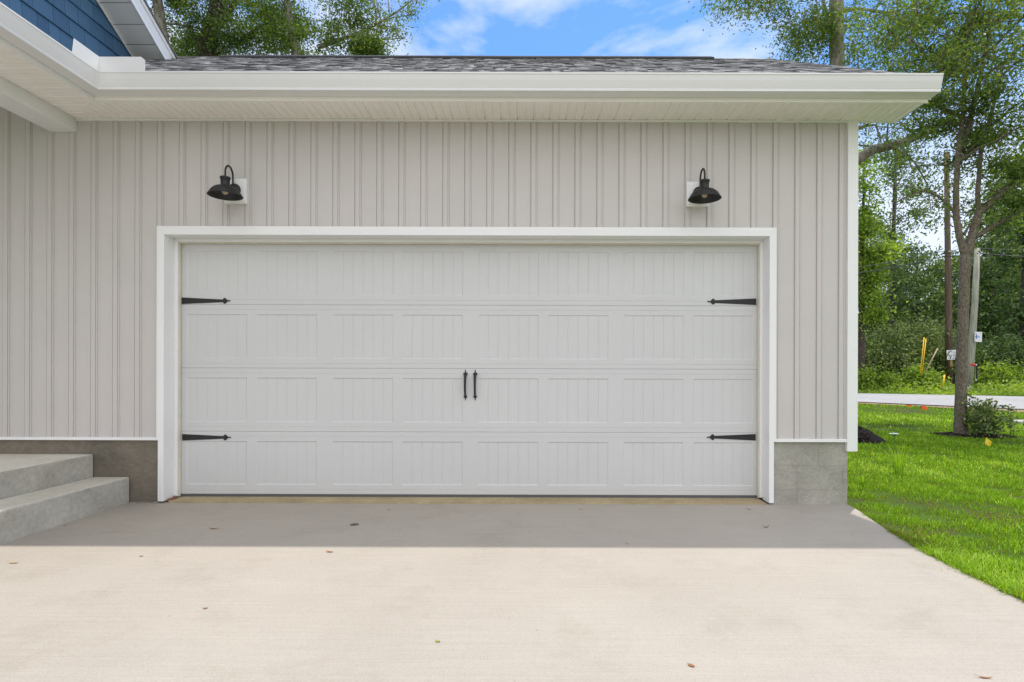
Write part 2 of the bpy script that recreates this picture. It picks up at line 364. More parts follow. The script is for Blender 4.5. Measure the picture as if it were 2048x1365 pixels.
# driveway slab
edge = [(2.715, 0.30), (2.70, 0.0), (2.664, -0.225), (2.60, -0.5), (2.537, -0.80), (2.47, -1.25), (2.45, -1.55), (2.43, -2.0), (2.40, -2.6), (2.38, -3.4), (2.36, -5), (2.36, -16)]
mb = MB(); poly = [(x, y, -0.012) for x, y in edge] + [(-7.5, -16, -0.012), (-7.5, 0.30, -0.012)]
top = poly; bot = [(x, y, -0.16) for x, y, z in poly]
mb.poly(list(reversed(top)));
for i in range(len(top)):
    j = (i+1) % len(top); mb.quad(top[i], top[j], bot[j], bot[i])
drive = mb.build('driveway', M['drive']); drive['kind'] = 'structure'
def edge_x(y):
    for (x0, y0), (x1, y1) in zip(edge, edge[1:]):
        if y1 <= y <= y0: return x0 + (x1-x0)*(y-y0)/(y1-y0)
    return 2.36

# ------------------------------------------------------------------ garage house
house = empty('garage_house', (0, 0, 0), 'white trimmed garage wing with greige board and batten siding and a grey shingle roof', 'house')
XL, XR = -7.0, 2.745
ZS = 3.225                      # top of siding under soffit trim
ZB = 0.54                       # bottom of siding
OX0, OX1, OZT = -3.145, 2.072, 2.318
def siding_wall(x0, x1, zlo, zhi, xform, cuts=(), phase=-3.1566, per=0.1861):
    mb = MB(); prof = []
    n0 = math.floor((x0 - phase)/per) - 1; n1 = math.ceil((x1 - phase)/per) + 1
    for i in range(n0, n1+1):
        a = phase + i*per
        for dx, y in ((-0.0095, 0.0), (-0.008, 0.005), (-0.0005, 0.005), (0.0005, -0.009), (0.037, -0.009), (0.0380, -0.002), (0.0405, -0.002), (0.0415, -0.0065), (0.050, -0.0065), (0.0515, 0.001), (0.0530, 0.001), (0.0545, 0.0), (0.1, -0.0012), (0.14, -0.0012), (0.1760, 0.0)):
            prof.append((a+dx, y))
    prof = [p for p in prof if x0 < p[0] < x1]
    def yat(x):
        for (a, ya), (b2, yb) in zip(prof, prof[1:]):
            if a <= x <= b2: return ya + (yb-ya)*(x-a)/max(1e-9, b2-a)
        return 0
    for c in (x0, x1) + tuple(cuts): prof.append((c, yat(c)))
    prof.sort()
    for (a, ya), (b2, yb) in zip(prof, prof[1:]):
        mid = (a+b2)/2; lo, hi = zlo(mid), zhi(mid)
        lo2, hi2 = zlo(a), zhi(a); 
        if hi - lo < 0.01: continue
        mb.quad(xform(a, ya, lo), xform(b2, yb, lo), xform(b2, yb, zhi(b2-1e-4)), xform(a, ya, zhi(a+1e-4)))
    return mb
mb = siding_wall(XL, XR, lambda x: OZT if OX0 < x < OX1 else ZB, lambda x: 3.50 if x < -4.061 else 3.24, lambda x, y, z: (x, y, z), cuts=(OX0, OX1, -4.061))
mb.build('wall', M['siding'], house)
# side wall to the right and its gable
RIDGE_Y, PITCH, EAVE_Y, EAVE_Z = 2.55, 0.60, -0.40, 3.405
def roofz(y): return EAVE_Z + PITCH*((y-EAVE_Y) if y <= RIDGE_Y else (2*RIDGE_Y-EAVE_Y-y)) 
mb = siding_wall(0.01, 5.09, lambda x: ZB, lambda x: roofz(x)-0.03, lambda x, y, z: (XR - y, x, z), cuts=(RIDGE_Y,), phase=0.03)
mb.build('wall', M['siding'], house)['label'] = 'side wall with gable end'
mb = MB(); mb.box(XL, XR-0.01, 5.1, 5.12, 0, 3.3); mb.build('wall', M['siding'], house)['label'] = 'plain rear wall'
# foundations
mb = MB(); mb.box(XL, OX0+0.001, 0.015, 0.11, -0.2, ZB-0.004); o = mb.build('foundation', M['found_l'], house); o['label'] = 'brown parged foundation left of the door'
mb = MB()
# block wall with faint raked joints under a thin parge
rows = [(-0.2, 0.107), (0.110, 0.313), (0.316, ZB-0.004)]
joints = [[2.27], [2.27, 2.66], [2.455]]
for (z0, z1), js in zip(rows, joints):
    x = OX1 - 0.001
    for j in js + [2.70]:
        if j > x: mb.box(x, j, 0.015, 0.12, z0, z1); x = j + 0.003
mb.box(OX1-0.001, 2.698, 0.0175, 0.118, -0.19, ZB-0.006)
mb.box(2.60, 2.6985, 0.119, 5.1, -0.2, ZB-0.004)
o = mb.build('foundation', M['found_r'], house); o['label'] = 'grey block foundation right of the door'
# bottom trims, frieze trim, corner trim
for x0, x1 in ((XL, OX0), (OX1, 2.678)):
    mb = MB(); mb.box(x0, x1, -0.020, 0.03, ZB-0.022, ZB+0.003); mb.build('base_trim', M['white'], house, bevel=0.002)
mb = MB(); mb.box(-3.838, 2.678, -0.019, 0.01, 3.219, 3.236)
mb.build('frieze_trim', M['white'], house, bevel=0.002)
mb = MB(); mb.box(2.678, 2.766, -0.022, 0.012, 0.44, 3.2455); mb.box(2.736, 2.768, 0.014, 0.10, 0.44, 3.2455)
mb.build('corner_trim', M['white'], house, bevel=0.003)

# door surround: casing with J channel lip, wrapped reveal, stops
CX0, CX1, CZT = -3.135, 2.058, 2.308          # outer edges of casing face
JX0, JX1, JZT = -3.086, 2.017, 2.253          # opening edges
mb = MB()
YD = 0.165
def ring(mb, xo0, xo1, zo, xi0, xi1, zi, y0, y1, zb=0.0):
    mb.prism([(xo0, y0, zb), (xi0, y0, zb), (xi0, y0, zi), (xo0, y0, zo)], (0, y1-y0, 0))
    mb.prism([(xi1, y0, zb), (xo1, y0, zb), (xo1, y0, zo), (xi1, y0, zi)], (0, y1-y0, 0))
    mb.prism([(xi0, y0, zi), (xi1, y0, zi), (xo1, y0, zo), (xo0, y0, zo)], (0, y1-y0, 0))
ring(mb, CX0, CX1, CZT, JX0, JX1, JZT, -0.028, 0.105, zb=0.004)
frame = mb.build('door_frame', M['white'], house, bevel=0.003)
mb = MB(); ring(mb, CX0-0.018, CX1+0.020, CZT+0.020, CX0+0.006, CX1-0.006, CZT-0.006, -0.021, -0.005, zb=ZB-0.02)
mb.build('channel', M['white'], frame, bevel=0.002)
mb = MB(); ring(mb, JX0-0.04, JX1+0.04, JZT+0.04, JX0+0.030, JX1-0.024, JZT-0.028, 0.1075, 0.128, zb=0.02)
mb.build('door_stop', M['white'], frame, bevel=0.004)
mb = MB(); ring(mb, JX0-0.03, JX1+0.03, JZT+0.03, JX0+0.0330, JX1-0.028, JZT-0.036, 0.1295, 0.160, zb=0.012)
mb.build('weather_strip', M['stop'], frame, bevel=0.003)
# sill in the doorway
mb = MB(); mb.box(JX0+0.025, JX1-0.02, 0.004, 0.5, -0.1, 0.004)
mb.box(JX0+0.03, JX1-0.02, -0.008, 0.0025, -0.1, -0.001)
mb.build('door_sill', M['sill'], house, bevel=0.002)
mb = MB(); mb.box(JX0+0.01, JX0+0.045, 0.012, 0.1, -0.05, 0.018); mb.build('rotten_wood', mat('reddish wood', (0.30, 0.13, 0.09), 0.8, var=0.4, vscale=20), house)

# garage door, embossed carriage-style steel
SD = 4.935; PX = lambda px: (px-CX)*SD/F_PX
DX0, DX1 = -3.075, 2.00
panels = [(373.5, 494), (512.5, 634), (665, 786.5), (804, 926), (956, 1077.5), (1095, 1217), (1246.5, 1367.5), (1386, 1506)]
panels = [(PX(a), PX(b2)) for a, b2 in panels]
secz = [(0.026, 0.5742), (0.5748, 1.1307), (1.1313, 1.6867), (1.6873, 2.243)]
mb = MB()
def relief(mb, xs, zs, h, y0):
    n = len(mb.v); nx = len(xs)
    for z in zs:
        for x in xs: mb.v.append((x, y0 + h(x, z), z))
    for j in range(len(zs)-1):
        for i in range(nx-1):
            a = n+j*nx+i; mb.f.append((a, a+1, a+1+nx, a+nx)); mb.t.append(0.5)
DEP, GR = 0.0055, 0.0026
xs = [DX0]; groov = []
for a, b2 in panels:
    xs += [a, a+0.009]
    w = (b2-a)/6
    for k in range(1, 6):
        g = a + w*k; groov.append(g); xs += [g-0.0045, g-0.0015, g+0.0015, g+0.0045]
    xs += [b2-0.009, b2]
xs.append(DX1)
def inpanel(x):
    for a, b2 in panels:
        if a-1e-6 <= x <= b2+1e-6: return min(1.0, (x-a)/0.009, (b2-x)/0.009)
    return 0.0
def grv(x):
    for g in groov:
        d = abs(x-g)
        if d < 0.0018: return 1.0
    return 0.0
for (z0, z1) in secz:
    pz0, pz1 = z0+0.083, z1-0.083
    zs_ = [z0, z0+0.004, z0+0.038, z0+0.0395, z0+0.042, z0+0.0435, pz0, pz0+0.009, pz1-0.009, pz1, z1-0.0455, z1-0.044, z1-0.0415, z1-0.040, z1-0.004, z1]
    def h(x, z):
        if z <= z0+1e-6 or z >= z1-1e-6: return 0.004
        if z0+0.039 < z < z0+0.0425 or z1-0.0445 < z < z1-0.041: return 0.002
        k = 0.0
        if pz0 <= z <= pz1: k = max(0.0, min(inpanel(x), (z-pz0)/0.009, (pz1-z)/0.009))
        r = DEP*k
        if k > 0.9: r += GR*grv(x)
        return r
    relief(mb, xs, zs_, h, YD)
mb.box(DX0, DX1, YD+0.016, YD+0.05, 0.03, 2.24)
gdoor = mb.build('garage_door', M['door'], house)
mb = MB(); mb.box(DX0, DX1, YD+0.003, YD+0.04, 0.004, 0.0255); mb.build('bottom_seal', M['seal'], gdoor)
def spade(mb, cx, cz, s, dirx, dirz, y, t):      # spade finial pointing along (dirx,dirz)
    pr = [(-0.02, 0.35), (0.0, 0.62), (0.25, 0.95), (0.55, 1.0), (0.85, 0.85), (1.15, 0.5), (1.45, 0.22), (1.9, 0.15), (2.25, 0.22), (2.4, 0.16), (2.42, 0)]
    u = Vector((dirx, 0, dirz)); w = Vector((-dirz, 0, dirx)); c = Vector((cx, y, cz))
    pts = [c + u*(a*s) + w*(b2*s) for a, b2 in pr] + [c + u*(a*s) - w*(b2*s) for a, b2 in reversed(pr[:-1])]
    nrm_ = (pts[1]-pts[0]).cross(pts[2]-pts[1])
    if nrm_.y > 0: pts.reverse()
    mb.prism(pts, (0, t, 0))
def hinge(sx, xw, z, lab):
    mb = MB(); y = YD - 0.006
    L_ = 0.365
    q = [(xw, y, z-0.0285), (xw + sx*L_, y, z-0.0115), (xw + sx*L_, y, z+0.0115), (xw, y, z+0.0285)]
    if sx < 0: q.reverse()
    mb.prism(q, (0, 0.006, 0))
    spade(mb, xw + sx*(L_-0.002), z, 0.026, sx, 0, y-0.001, 0.0065)
    for k, dx in enumerate((0.17, L_+0.013)):
        mb.lathe([(0.0055, 0), (0.0055, 0.0025), (0.003, 0.0045), (0.0001, 0.005)], (xw+sx*dx, y, z), 10, axis='y')
    o = mb.build('hinge', M['black'], gdoor, bevel=0.0012); o['label'] = lab
for sx, px, py, lab in ((1, 364, 602, 'upper left black strap hinge'), (1, 365, 875, 'lower left black strap hinge'), (-1, 1512, 604, 'upper right black strap hinge'), (-1, 1511, 875, 'lower right black strap hinge')):
    p_ = P(px, py, YD); hinge(sx, p_.x, p_.z, lab)
def handle(px, lab):
    p_ = P(px, 771, YD); x = p_.x; z = p_.z; mb = MB(); y = YD-0.006
    spade(mb, x, z+0.088, 0.0195, 0, 1, y, 0.006); spade(mb, x, z-0.092, 0.0165, 0, -1, y, 0.006)
    mb.box(x-0.006, x+0.006, y-0.03, y, z+0.072, z+0.098); mb.box(x-0.005, x+0.005, y-0.028, y, z-0.098, z-0.08)
    pts = []; rad = []
    for i in range(13):
        t = i/12; zz = z+0.098 - 0.195*t; yy = y - 0.012 - 0.026*math.sin(math.pi*min(1, t*1.02+0.0))**0.6
        pts.append((x, yy, zz)); rad.append(0.0125 - 0.004*t)
    n = len(mb.v)
    mb.tube(pts, rad, 10)
    o = mb.build('handle', M['black'], gdoor, bevel=0.0); o['label'] = lab
handle(931, 'left of the two black pull handles'); handle(950.5, 'right of the two black pull handles')

# mounting blocks behind the lamps
for px in (471, 1395.5):
    p_ = P(px, 382.5 if px < 1000 else 388.5, -0.03)
    mb = MB(); mb.box(p_.x-0.0925, p_.x+0.0925, -0.034, 0.005, p_.z-0.104, p_.z+0.104)
    mb.box(p_.x-0.080, p_.x+0.080, -0.038, -0.030, p_.z-0.09, p_.z+0.09)
    mb.build('mounting_block', M['white'], house, bevel=0.003)

# fascia, gutters
FY, FX = -0.378, -3.40
mb = MB(); mb.box(FX, 3.10, FY, FY+0.02, 3.216, 3.40); mb.build('fascia', M['soffit'], house, bevel=0.002)
mb = MB(); mb.box(FX-0.02, FX, -7.0, FY+0.018, 3.2162, 3.40); mb.build('fascia', M['white'], house, bevel=0.002)
GP = [(0.002, 3.396), (0.002, 3.245), (0.104, 3.245), (0.1075, 3.2475), (0.1085, 3.262), (0.1065, 3.2655), (0.1085, 3.2685), (0.1165, 3.292), (0.1255, 3.320), (0.1325, 3.350), (0.1335, 3.3565), (0.139, 3.359), (0.139, 3.371), (0.128, 3.372), (0.127, 3.366), (0.120, 3.34), (0.108, 3.30), (0.10, 3.255), (0.010, 3.254), (0.010, 3.39)]
def gutter(ends):
    mb = MB(); k = len(GP); n = len(mb.v)
    for (fn) in ends:
        for d, z in GP: mb.v.append(fn(d, z))
    for e_ in range(len(ends)-1):
        for i in range(k):
            j = (i+1) % k; mb.f.append((n+e_*k+i, n+e_*k+j, n+(e_+1)*k+j, n+(e_+1)*k+i)); mb.t.append(0.5)
    return mb
mbx = gutter([lambda d, z: (FX+d, FY-d, z), lambda d, z: (3.118, FY-d, z)])
cap = [(3.118, FY-d, z) for d, z in GP[:14]]; mbx.prism(cap, (0.002, 0, 0))
for jx in (-3.13, -3.21):                     # joint sleeve near the mitre
    pass
gut = mbx.build('gutter', M['gutter'], house); gut['label'] = 'long white gutter over the garage door'
mb = gutter([lambda d, z: (FX+d, FY-d, z), lambda d, z: (FX+d, -7.0, z)])
gut2 = mb.build('gutter', M['gutter'], house); gut2['label'] = 'white gutter running forward along the porch'
# mitre strip
mb = MB()
for o_ in (0.0,):
    for (d0, z0), (d1, z1) in zip(GP[2:12], GP[3:13]):
        e1 = 0.0015
        a = (FX+d0+e1, FY-d0-e1, z0); b2 = (FX+d1+e1, FY-d1-e1, z1)
        mb.quad((FX+d0+e1+0.04, FY-d0-e1, z0), (FX+d1+e1+0.04, FY-d1-e1, z1), b2, a)
        mb.quad(a, b2, (FX+d1+e1, FY-d1-e1-0.04, z1), (FX+d0+e1, FY-d0-e1-0.04, z0))
mb.build('corner_strip', M['gutter'], gut)
# splash guard at the inner corner
so = 0.139
mb = MB(); x0, y0 = FX+so, FY-so
mb.prism([(x0, y0, 3.371), (-2.915, y0, 3.371), (-2.915, y0, 3.452), (-2.945, y0, 3.478), (x0, y0, 3.478)], (0, 0.003, 0))
mb.prism([(x0, y0+0.003, 3.371), (x0, y0+0.003, 3.478), (x0, y0-0.235, 3.478), (x0, y0-0.25, 3.371)], (-0.003, 0, 0))
mb.build('splash_guard', M['gutter'], gut, bevel=0.0008)

# soffits: ribs running out from the wall
def rib_profile(a0, a1, per=0.1361, ph=0.0):
    out = []; k = math.floor((a0-ph)/per)-1
    while ph + k*per < a1 + per:
        b0 = ph + k*per
        for dx, z in ((0, 0), (0.003, 0.009), (0.008, 0.009), (0.012, -0.004), (0.020, -0.004), (0.023, 0), (0.066, 0), (0.068, -0.004), (0.076, -0.004), (0.078, 0.004), (0.082, 0.004), (0.084, 0)):
            out.append((b0+dx, z))
        k += 1
    out = [(a0, 0)] + [p for p in out if a0+0.001 < p[0] < a1-0.001] + [(a1, 0)]
    return out
SZ = 3.238
mb = MB(); pr = rib_profile(-3.84, 3.10, ph=-3.795+0.003)
def yd(x): return FY if x >= FX else FY + (FX-x)*((0-FY)/(FX+3.84))
for (a, za), (b2, zb) in zip(pr, pr[1:]):
    mb.quad((a, 0.0, SZ+za), (b2, 0.0, SZ+zb), (b2, yd(b2), SZ+zb), (a, yd(a), SZ+za))
mb.build('soffit', M['soffit'], house)['label'] = 'ribbed vinyl soffit above the garage door'
mb = MB(); pr = rib_profile(-7.0, 0.0, ph=-0.05)
def xd(y): return FX if y <= FY else FX - (y-FY)*((FX+3.84)/(0-FY))
for (a, za), (b2, zb) in zip(pr, pr[1:]):
    mb.quad((-3.84, a, SZ+0.0005+za), (-3.84, b2, SZ+0.0005+zb), (xd(b2), b2, SZ+0.0005+zb), (xd(a), a, SZ+0.0005+za))
mb.build('soffit', M['soffit'], house)['label'] = 'ribbed vinyl soffit over the porch'
mb = MB(); mb.prism([(FX, FY, SZ-0.003), (FX-0.012, FY, SZ-0.003), (-3.84, -0.010, SZ-0.003), (-3.84, 0, SZ-0.003)], (0, 0, 0.004)); 
mb.build('soffit_seam', M['soffit'], house)
# porch beam and ceiling, and box return at the right
mb = MB(); mb.box(-4.060, -3.843, -7.0, -0.001, 3.124, 3.49); mb.build('porch_beam', M['white'], house, bevel=0.004)
mb = MB(); mb.box(-7, -4.062, -7, -0.002, 3.48, 3.50); mb.build('porch_ceiling', M['soffit'], house)
mb = MB(); mb.prism([(3.082, FY+0.02, 3.228), (3.082, 0.0, 3.228), (3.082, 0.0, 3.62), (3.082, FY+0.02, 3.402)], (0.018, 0, 0))
mb.box(2.77, 3.082, -0.002, 0.014, 3.226, 3.62)
mb.build('eave_return', M['white'], house, bevel=0.002)

# roof
random.seed(4)
mb = MB()
def rplane(x, s, lift=0.0):       # s along slope from front eave
    c = 1/math.sqrt(1+PITCH*PITCH)
    return Vector((x, EAVE_Y + s*c - lift*PITCH*c, EAVE_Z + s*PITCH*c + lift*c))
SL = (RIDGE_Y-EAVE_Y)*math.sqrt(1+PITCH*PITCH)
mb.quad(rplane(-4.75, -0.03, -0.004), rplane(3.125, -0.03, -0.004), rplane(3.125, SL, -0.004), rplane(-4.75, SL, -0.004), 0.2)
ncs = 25; ex = SL/ncs
for c in range(ncs):
    x = -4.75
    s0 = -0.04 + c*ex; s1 = s0 + ex*1.12
    mb.hexa([rplane(-4.75, s0, 0.0), rplane(3.13, s0, 0.0), rplane(3.13, s1, 0.0), rplane(-4.75, s1, 0.0),
             rplane(-4.75, s0, 0.0035), rplane(3.13, s0, 0.0035), rplane(3.13, s1, 0.001), rplane(-4.75, s1, 0.001)], random.uniform(0.2, 0.5))
    while x < 3.13:
        w = random.uniform(0.04, 0.13); x1 = min(3.13, x+w)
        if random.random() < 0.62:
            t = random.choice([0.05, 0.2, 0.35, 0.5, 0.65, 0.8, 0.95]) + random.uniform(-0.05, 0.05)
            mb.hexa([rplane(x, s0-0.002, 0.003), rplane(x1, s0-0.002, 0.003), rplane(x1-0.012, s0+ex*0.98, 0.002), rplane(x+0.012, s0+ex*0.98, 0.002),
                     rplane(x, s0-0.002, 0.0085), rplane(x1, s0-0.002, 0.0085), rplane(x1-0.012, s0+ex*0.98, 0.0045), rplane(x+0.012, s0+ex*0.98, 0.0045)], t)
        x = x1
# rear slope, porch slope
def rear(x, k, l=0): return (x, RIDGE_Y + k*(RIDGE_Y-EAVE_Y), EAVE_Z + (1-k)*PITCH*(RIDGE_Y-EAVE_Y) + l)
mb.quad(rear(-7, 0), rear(3.13, 0), rear(3.13, 1), rear(-7, 1), 0.4)
mb.quad((-3.38, -7, 3.39), (-3.38, -0.3, 3.39), (-4.76, 1.0, 3.39+0.6*1.38), (-4.76, -7, 3.39+0.6*1.38), 0.4)
roof = mb.build('roof', M['shingle'], house, tint=True)
mb = MB(); zr = EAVE_Z + PITCH*(RIDGE_Y-EAVE_Y)
xa, xb = P(450, 115, RIDGE_Y).x, P(1421, 115, RIDGE_Y).x
n = 0; x = xa
while x < xb:
    x1 = min(xb, x+0.031)
    mb.prism([(x, RIDGE_Y-0.14, zr-0.075), (x, RIDGE_Y, zr+0.012), (x, RIDGE_Y+0.14, zr-0.075), (x, RIDGE_Y+0.14, zr-0.05), (x, RIDGE_Y, zr+0.038), (x, RIDGE_Y-0.14, zr-0.05)], (0.024 if n % 1 == 0 else 0.03, 0, 0), 0.1)
    x = x1; n += 1
mb.prism([(xa, RIDGE_Y-0.15, zr-0.068), (xa, RIDGE_Y, zr+0.032), (xa, RIDGE_Y+0.15, zr-0.068), (xa, RIDGE_Y+0.15, zr-0.078), (xa, RIDGE_Y, zr+0.02), (xa, RIDGE_Y-0.15, zr-0.078)], (xb-xa, 0, 0))
mb.build('ridge_vent', M['dark'], roof)
for a, b2 in ((-4.7, xa), (xb, 3.13)):   # ridge caps either side
    mb = MB(); x = a
    while x < b2:
        x1 = min(b2, x+0.14); mb.prism([(x, RIDGE_Y-0.13, zr-0.066), (x, RIDGE_Y, zr+0.012), (x, RIDGE_Y+0.13, zr-0.066), (x, RIDGE_Y+0.13, zr-0.076), (x, RIDGE_Y, zr), (x, RIDGE_Y-0.13, zr-0.076)], (x1-x-0.002, 0, 0), random.uniform(0.2, 0.8)); x = x1
    mb.build('ridge_cap', M['shingle'], roof, tint=True)
# right rake board
for y0_, y1_ in ((EAVE_Y+0.02, RIDGE_Y), (2*RIDGE_Y-EAVE_Y-0.02, RIDGE_Y)):
    mb = MB(); za, zb = roofz(y0_)-0.012, roofz(RIDGE_Y)-0.012
    mb.prism([(3.10, y0_, za-0.17), (3.10, y1_, zb-0.17), (3.10, y1_, zb), (3.10, y0_, za)], (0.02, 0, 0)); mb.build('rake_board', M['white'], house)
mb = MB(); mb.quad((2.74, 0.0, 3.30), (3.10, 0.0, 3.30), (3.10, RIDGE_Y, zr-0.17), (2.74, RIDGE_Y, zr-0.17)); mb.quad((2.74, 5.1, 3.30), (3.10, 5.1, 3.30), (3.10, RIDGE_Y, zr-0.17), (2.74, RIDGE_Y, zr-0.17))
mb.build('rake_soffit', M['soffit'], house)

# blue shake gable facing right, with rake overhang
BX = -4.75
def rk(y): return 5.155 - 0.565*(y + 4.77 - 6.13)       # rake underside height
PK = -1.6; 
def rk2(y): return rk(y) if y >= PK else rk(2*PK-y)
random.seed(9)
mb = MB()
mb.prism([(BX-0.03, -5.6, 3.505), (BX-0.03, 4.2, 3.505), (BX-0.03, 4.2, rk2(4.2)), (BX-0.03, PK, rk2(PK)), (BX-0.03, -5.6, rk2(-5.6))], (0.026, 0, 0), 0.0)
EXP = 0.178; zc = 3.30 + 2*0.178
k = 0
while zc < rk2(PK):
    y = -5.2 + (k*0.37) % 0.2
    while y < 4.0:
        w = random.choice([0.13, 0.165, 0.20, 0.23]); ym = y+w/2; zt = min(zc+EXP+0.01, rk2(ym)+0.03)
        if zt > zc+0.02:
            j = random.uniform(-0.002, 0.002)
            mb.hexa([(BX-0.004, y+0.002, zc+0), (BX+0.020, y+0.002, zc+0), (BX+0.020, y+w-0.002, zc), (BX-0.004, y+w-0.002, zc),
                     (BX-0.004, y+0.002, zt), (BX+0.004, y+0.002, zt), (BX+0.004, y+w-0.002, zt), (BX-0.004, y+w-0.002, zt)], random.random())
        y += w
    zc += EXP; k += 1
mb.build('gable_wall', M['blue'], house, tint=True)['label'] = 'blue shake siding on the gable'
OXr = -4.374
for side in (0, 1):
    f = (lambda y: y) if side == 0 else (lambda y: 2*PK-y)
    ya, yb = PK, 3.4
    mb = MB(); n = 0; y = ya
    while y < yb:                       # soffit boards
        y1 = min(yb, y+0.20)
        for (e0, e1, up) in ((y, y1-0.006, 0.0), (y1-0.006, y1, 0.006)):
            mb.quad((BX, f(e0), rk(e0)+up), (BX, f(e1), rk(e1)+up), (OXr, f(e1), rk(e1)+up), (OXr, f(e0), rk(e0)+up))
        y = y1
    mb.build('gable_soffit', M['soffit'], house)
    mb = MB()
    mb.prism([(OXr, f(ya), rk(ya)-0.012), (OXr, f(yb), rk(yb)-0.012), (OXr, f(yb), rk(yb)+0.155), (OXr, f(ya), rk(ya)+0.155)], (0.018, 0, 0))
    mb.prism([(OXr, f(ya), rk(ya)+0.156), (OXr, f(yb), rk(yb)+0.156), (OXr, f(yb), rk(yb)+0.205), (OXr, f(ya), rk(ya)+0.205)], (0.03, 0, 0))
    mb.prism([(BX+0.021, f(ya), rk(ya)-0.03), (BX+0.021, f(yb), rk(yb)-0.03), (BX+0.021, f(yb), rk(yb)-0.002), (BX+0.021, f(ya), rk(ya)-0.002)], (0.006, 0, 0))
    mb.build('rake_board', M['white'], house)
    mb = MB()
    mb.prism([(-9, f(ya), rk(ya)+0.207), (-9, f(yb), rk(yb)+0.207), (-9, f(yb), rk(yb)+0.225), (-9, f(ya), rk(ya)+0.225)], (9+OXr+0.045, 0, 0), 0.35)
    mb.build('roof', M['shingle'], house, tint=True)

# ------------------------------------------------------------------ concrete steps
st = empty('concrete_steps', (-4.5, -1.5, 0), 'grey concrete porch landing and step at the left of the garage', 'steps')
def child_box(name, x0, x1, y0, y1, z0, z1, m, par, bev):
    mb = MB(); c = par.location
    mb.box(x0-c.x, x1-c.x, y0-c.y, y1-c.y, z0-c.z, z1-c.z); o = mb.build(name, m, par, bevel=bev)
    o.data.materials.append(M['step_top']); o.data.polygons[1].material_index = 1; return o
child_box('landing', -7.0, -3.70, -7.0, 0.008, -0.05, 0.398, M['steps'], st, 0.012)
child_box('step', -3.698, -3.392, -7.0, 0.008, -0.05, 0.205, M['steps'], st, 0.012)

rd = random.Random(8); mb = MB()
for k in range(70):
    x = rd.uniform(-3.385, -3.15); y = 0.012-abs(rd.gauss(0, 0.02)); q = rd.uniform(0.002, 0.007)
    mb.box(x-q, x+q, y-q*0.8, y+q*0.8, -0.013, -0.013+q*1.2)
for k in range(40):
    x = rd.uniform(-3.15, 2.0); y = -0.02-abs(rd.gauss(0, 0.03)); q = rd.uniform(0.0015, 0.004)
    mb.box(x-q, x+q, y-q*0.8, y+q*0.8, -0.013, -0.013+q)
tag(mb.build('mortar_crumbs', mat('mortar', (0.45, 0.43, 0.38), 0.9, var=0.6, vscale=20)), 'pale mortar crumbs along the foot of the foundation and door sill', 'debris', kind='stuff')

# ------------------------------------------------------------------ wall lamps
m, nt, b = new_mat('clear bulb'); b.inputs['Base Color'].default_value = (0.9, 0.75, 0.5, 1); b.inputs['Roughness'].default_value = 0.05
b.inputs['Transmission Weight'].default_value = 0.5; M['bulb'] = m
def make_lamp(label):
    t = empty('wall_lamp', (0, 0, 0), label, 'wall lamp', 'barn lamps above the garage door')
    # origin: centre of backplate on the block face; shade hangs at y=-0.115
    SY = -0.140; RZ = -0.105
    mb = MB(); mb.lathe([(0.0001, 0.022), (0.040, 0.022), (0.052, 0.014), (0.056, 0.004), (0.056, 0)], (0, 0, 0), 32, axis='y')
    mb.build('backplate', M['lamp'], t, smooth=True)
    mb = MB(); zt = 0.165
    pts = []
    y1_, y2_ = SY, -0.022
    ym = (y1_+y2_)/2; rr = (y2_-y1_)/2
    pts.append((0, SY, 0.055))
    for i in range(17):
        w = math.pi*i/16; pts.append((0, ym - rr*math.cos(w), 0.105 + rr*1.15*math.sin(w)))
    pts.append((0, y2_, 0.03)); pts.append((0, -0.018, 0.0))
    mb.tube(pts, 0.0075, 12); mb.build('arm', M['lamp'], t, smooth=True)
    mb = MB(); mb.lathe([(0.0001, 0.068), (0.030, 0.066), (0.040, 0.062), (0.041, 0.050), (0.036, 0.046), (0.034, 0.0), (0.040, -0.012)], (0, SY, 0), 32)
    mb.build('socket_cup', M['lamp'], t, smooth=True)
    mb = MB(); outer = [(0.034, -0.008), (0.052, -0.012), (0.079, -0.023), (0.102, -0.042), (0.117, -0.064), (0.125, -0.082), (0.1315, -0.087), (0.1325, -0.090), (0.1295, -0.092)]
    inner = [(0.122, -0.083), (0.114, -0.064), (0.099, -0.044), (0.077, -0.026), (0.054, -0.016), (0.02, -0.014), (0.0001, -0.014)]
    mb.lathe(outer + inner, (0, SY, 0), 48); mb.build('shade', M['lamp'], t, smooth=True)
    mb = MB(); mb.lathe([(0.0001, -0.080), (0.014, -0.077), (0.024, -0.066), (0.0265, -0.052), (0.022, -0.040), (0.014, -0.028), (0.013, -0.014)], (0, SY, 0), 24)
    mb.build('bulb', M['bulb'], t, smooth=True)
    return t
lp = make_lamp('black barn lamp with gooseneck arm above the left end of the garage door')
p_ = P(468.5, 381, -0.038); lp.location = (p_.x, -0.038, p_.z)
lq = copy_tree(lp); p_ = P(1399, 387, -0.038); lq.location = (p_.x, -0.038, p_.z)
lq['label'] = 'black barn lamp with gooseneck arm above the right end of the garage door'

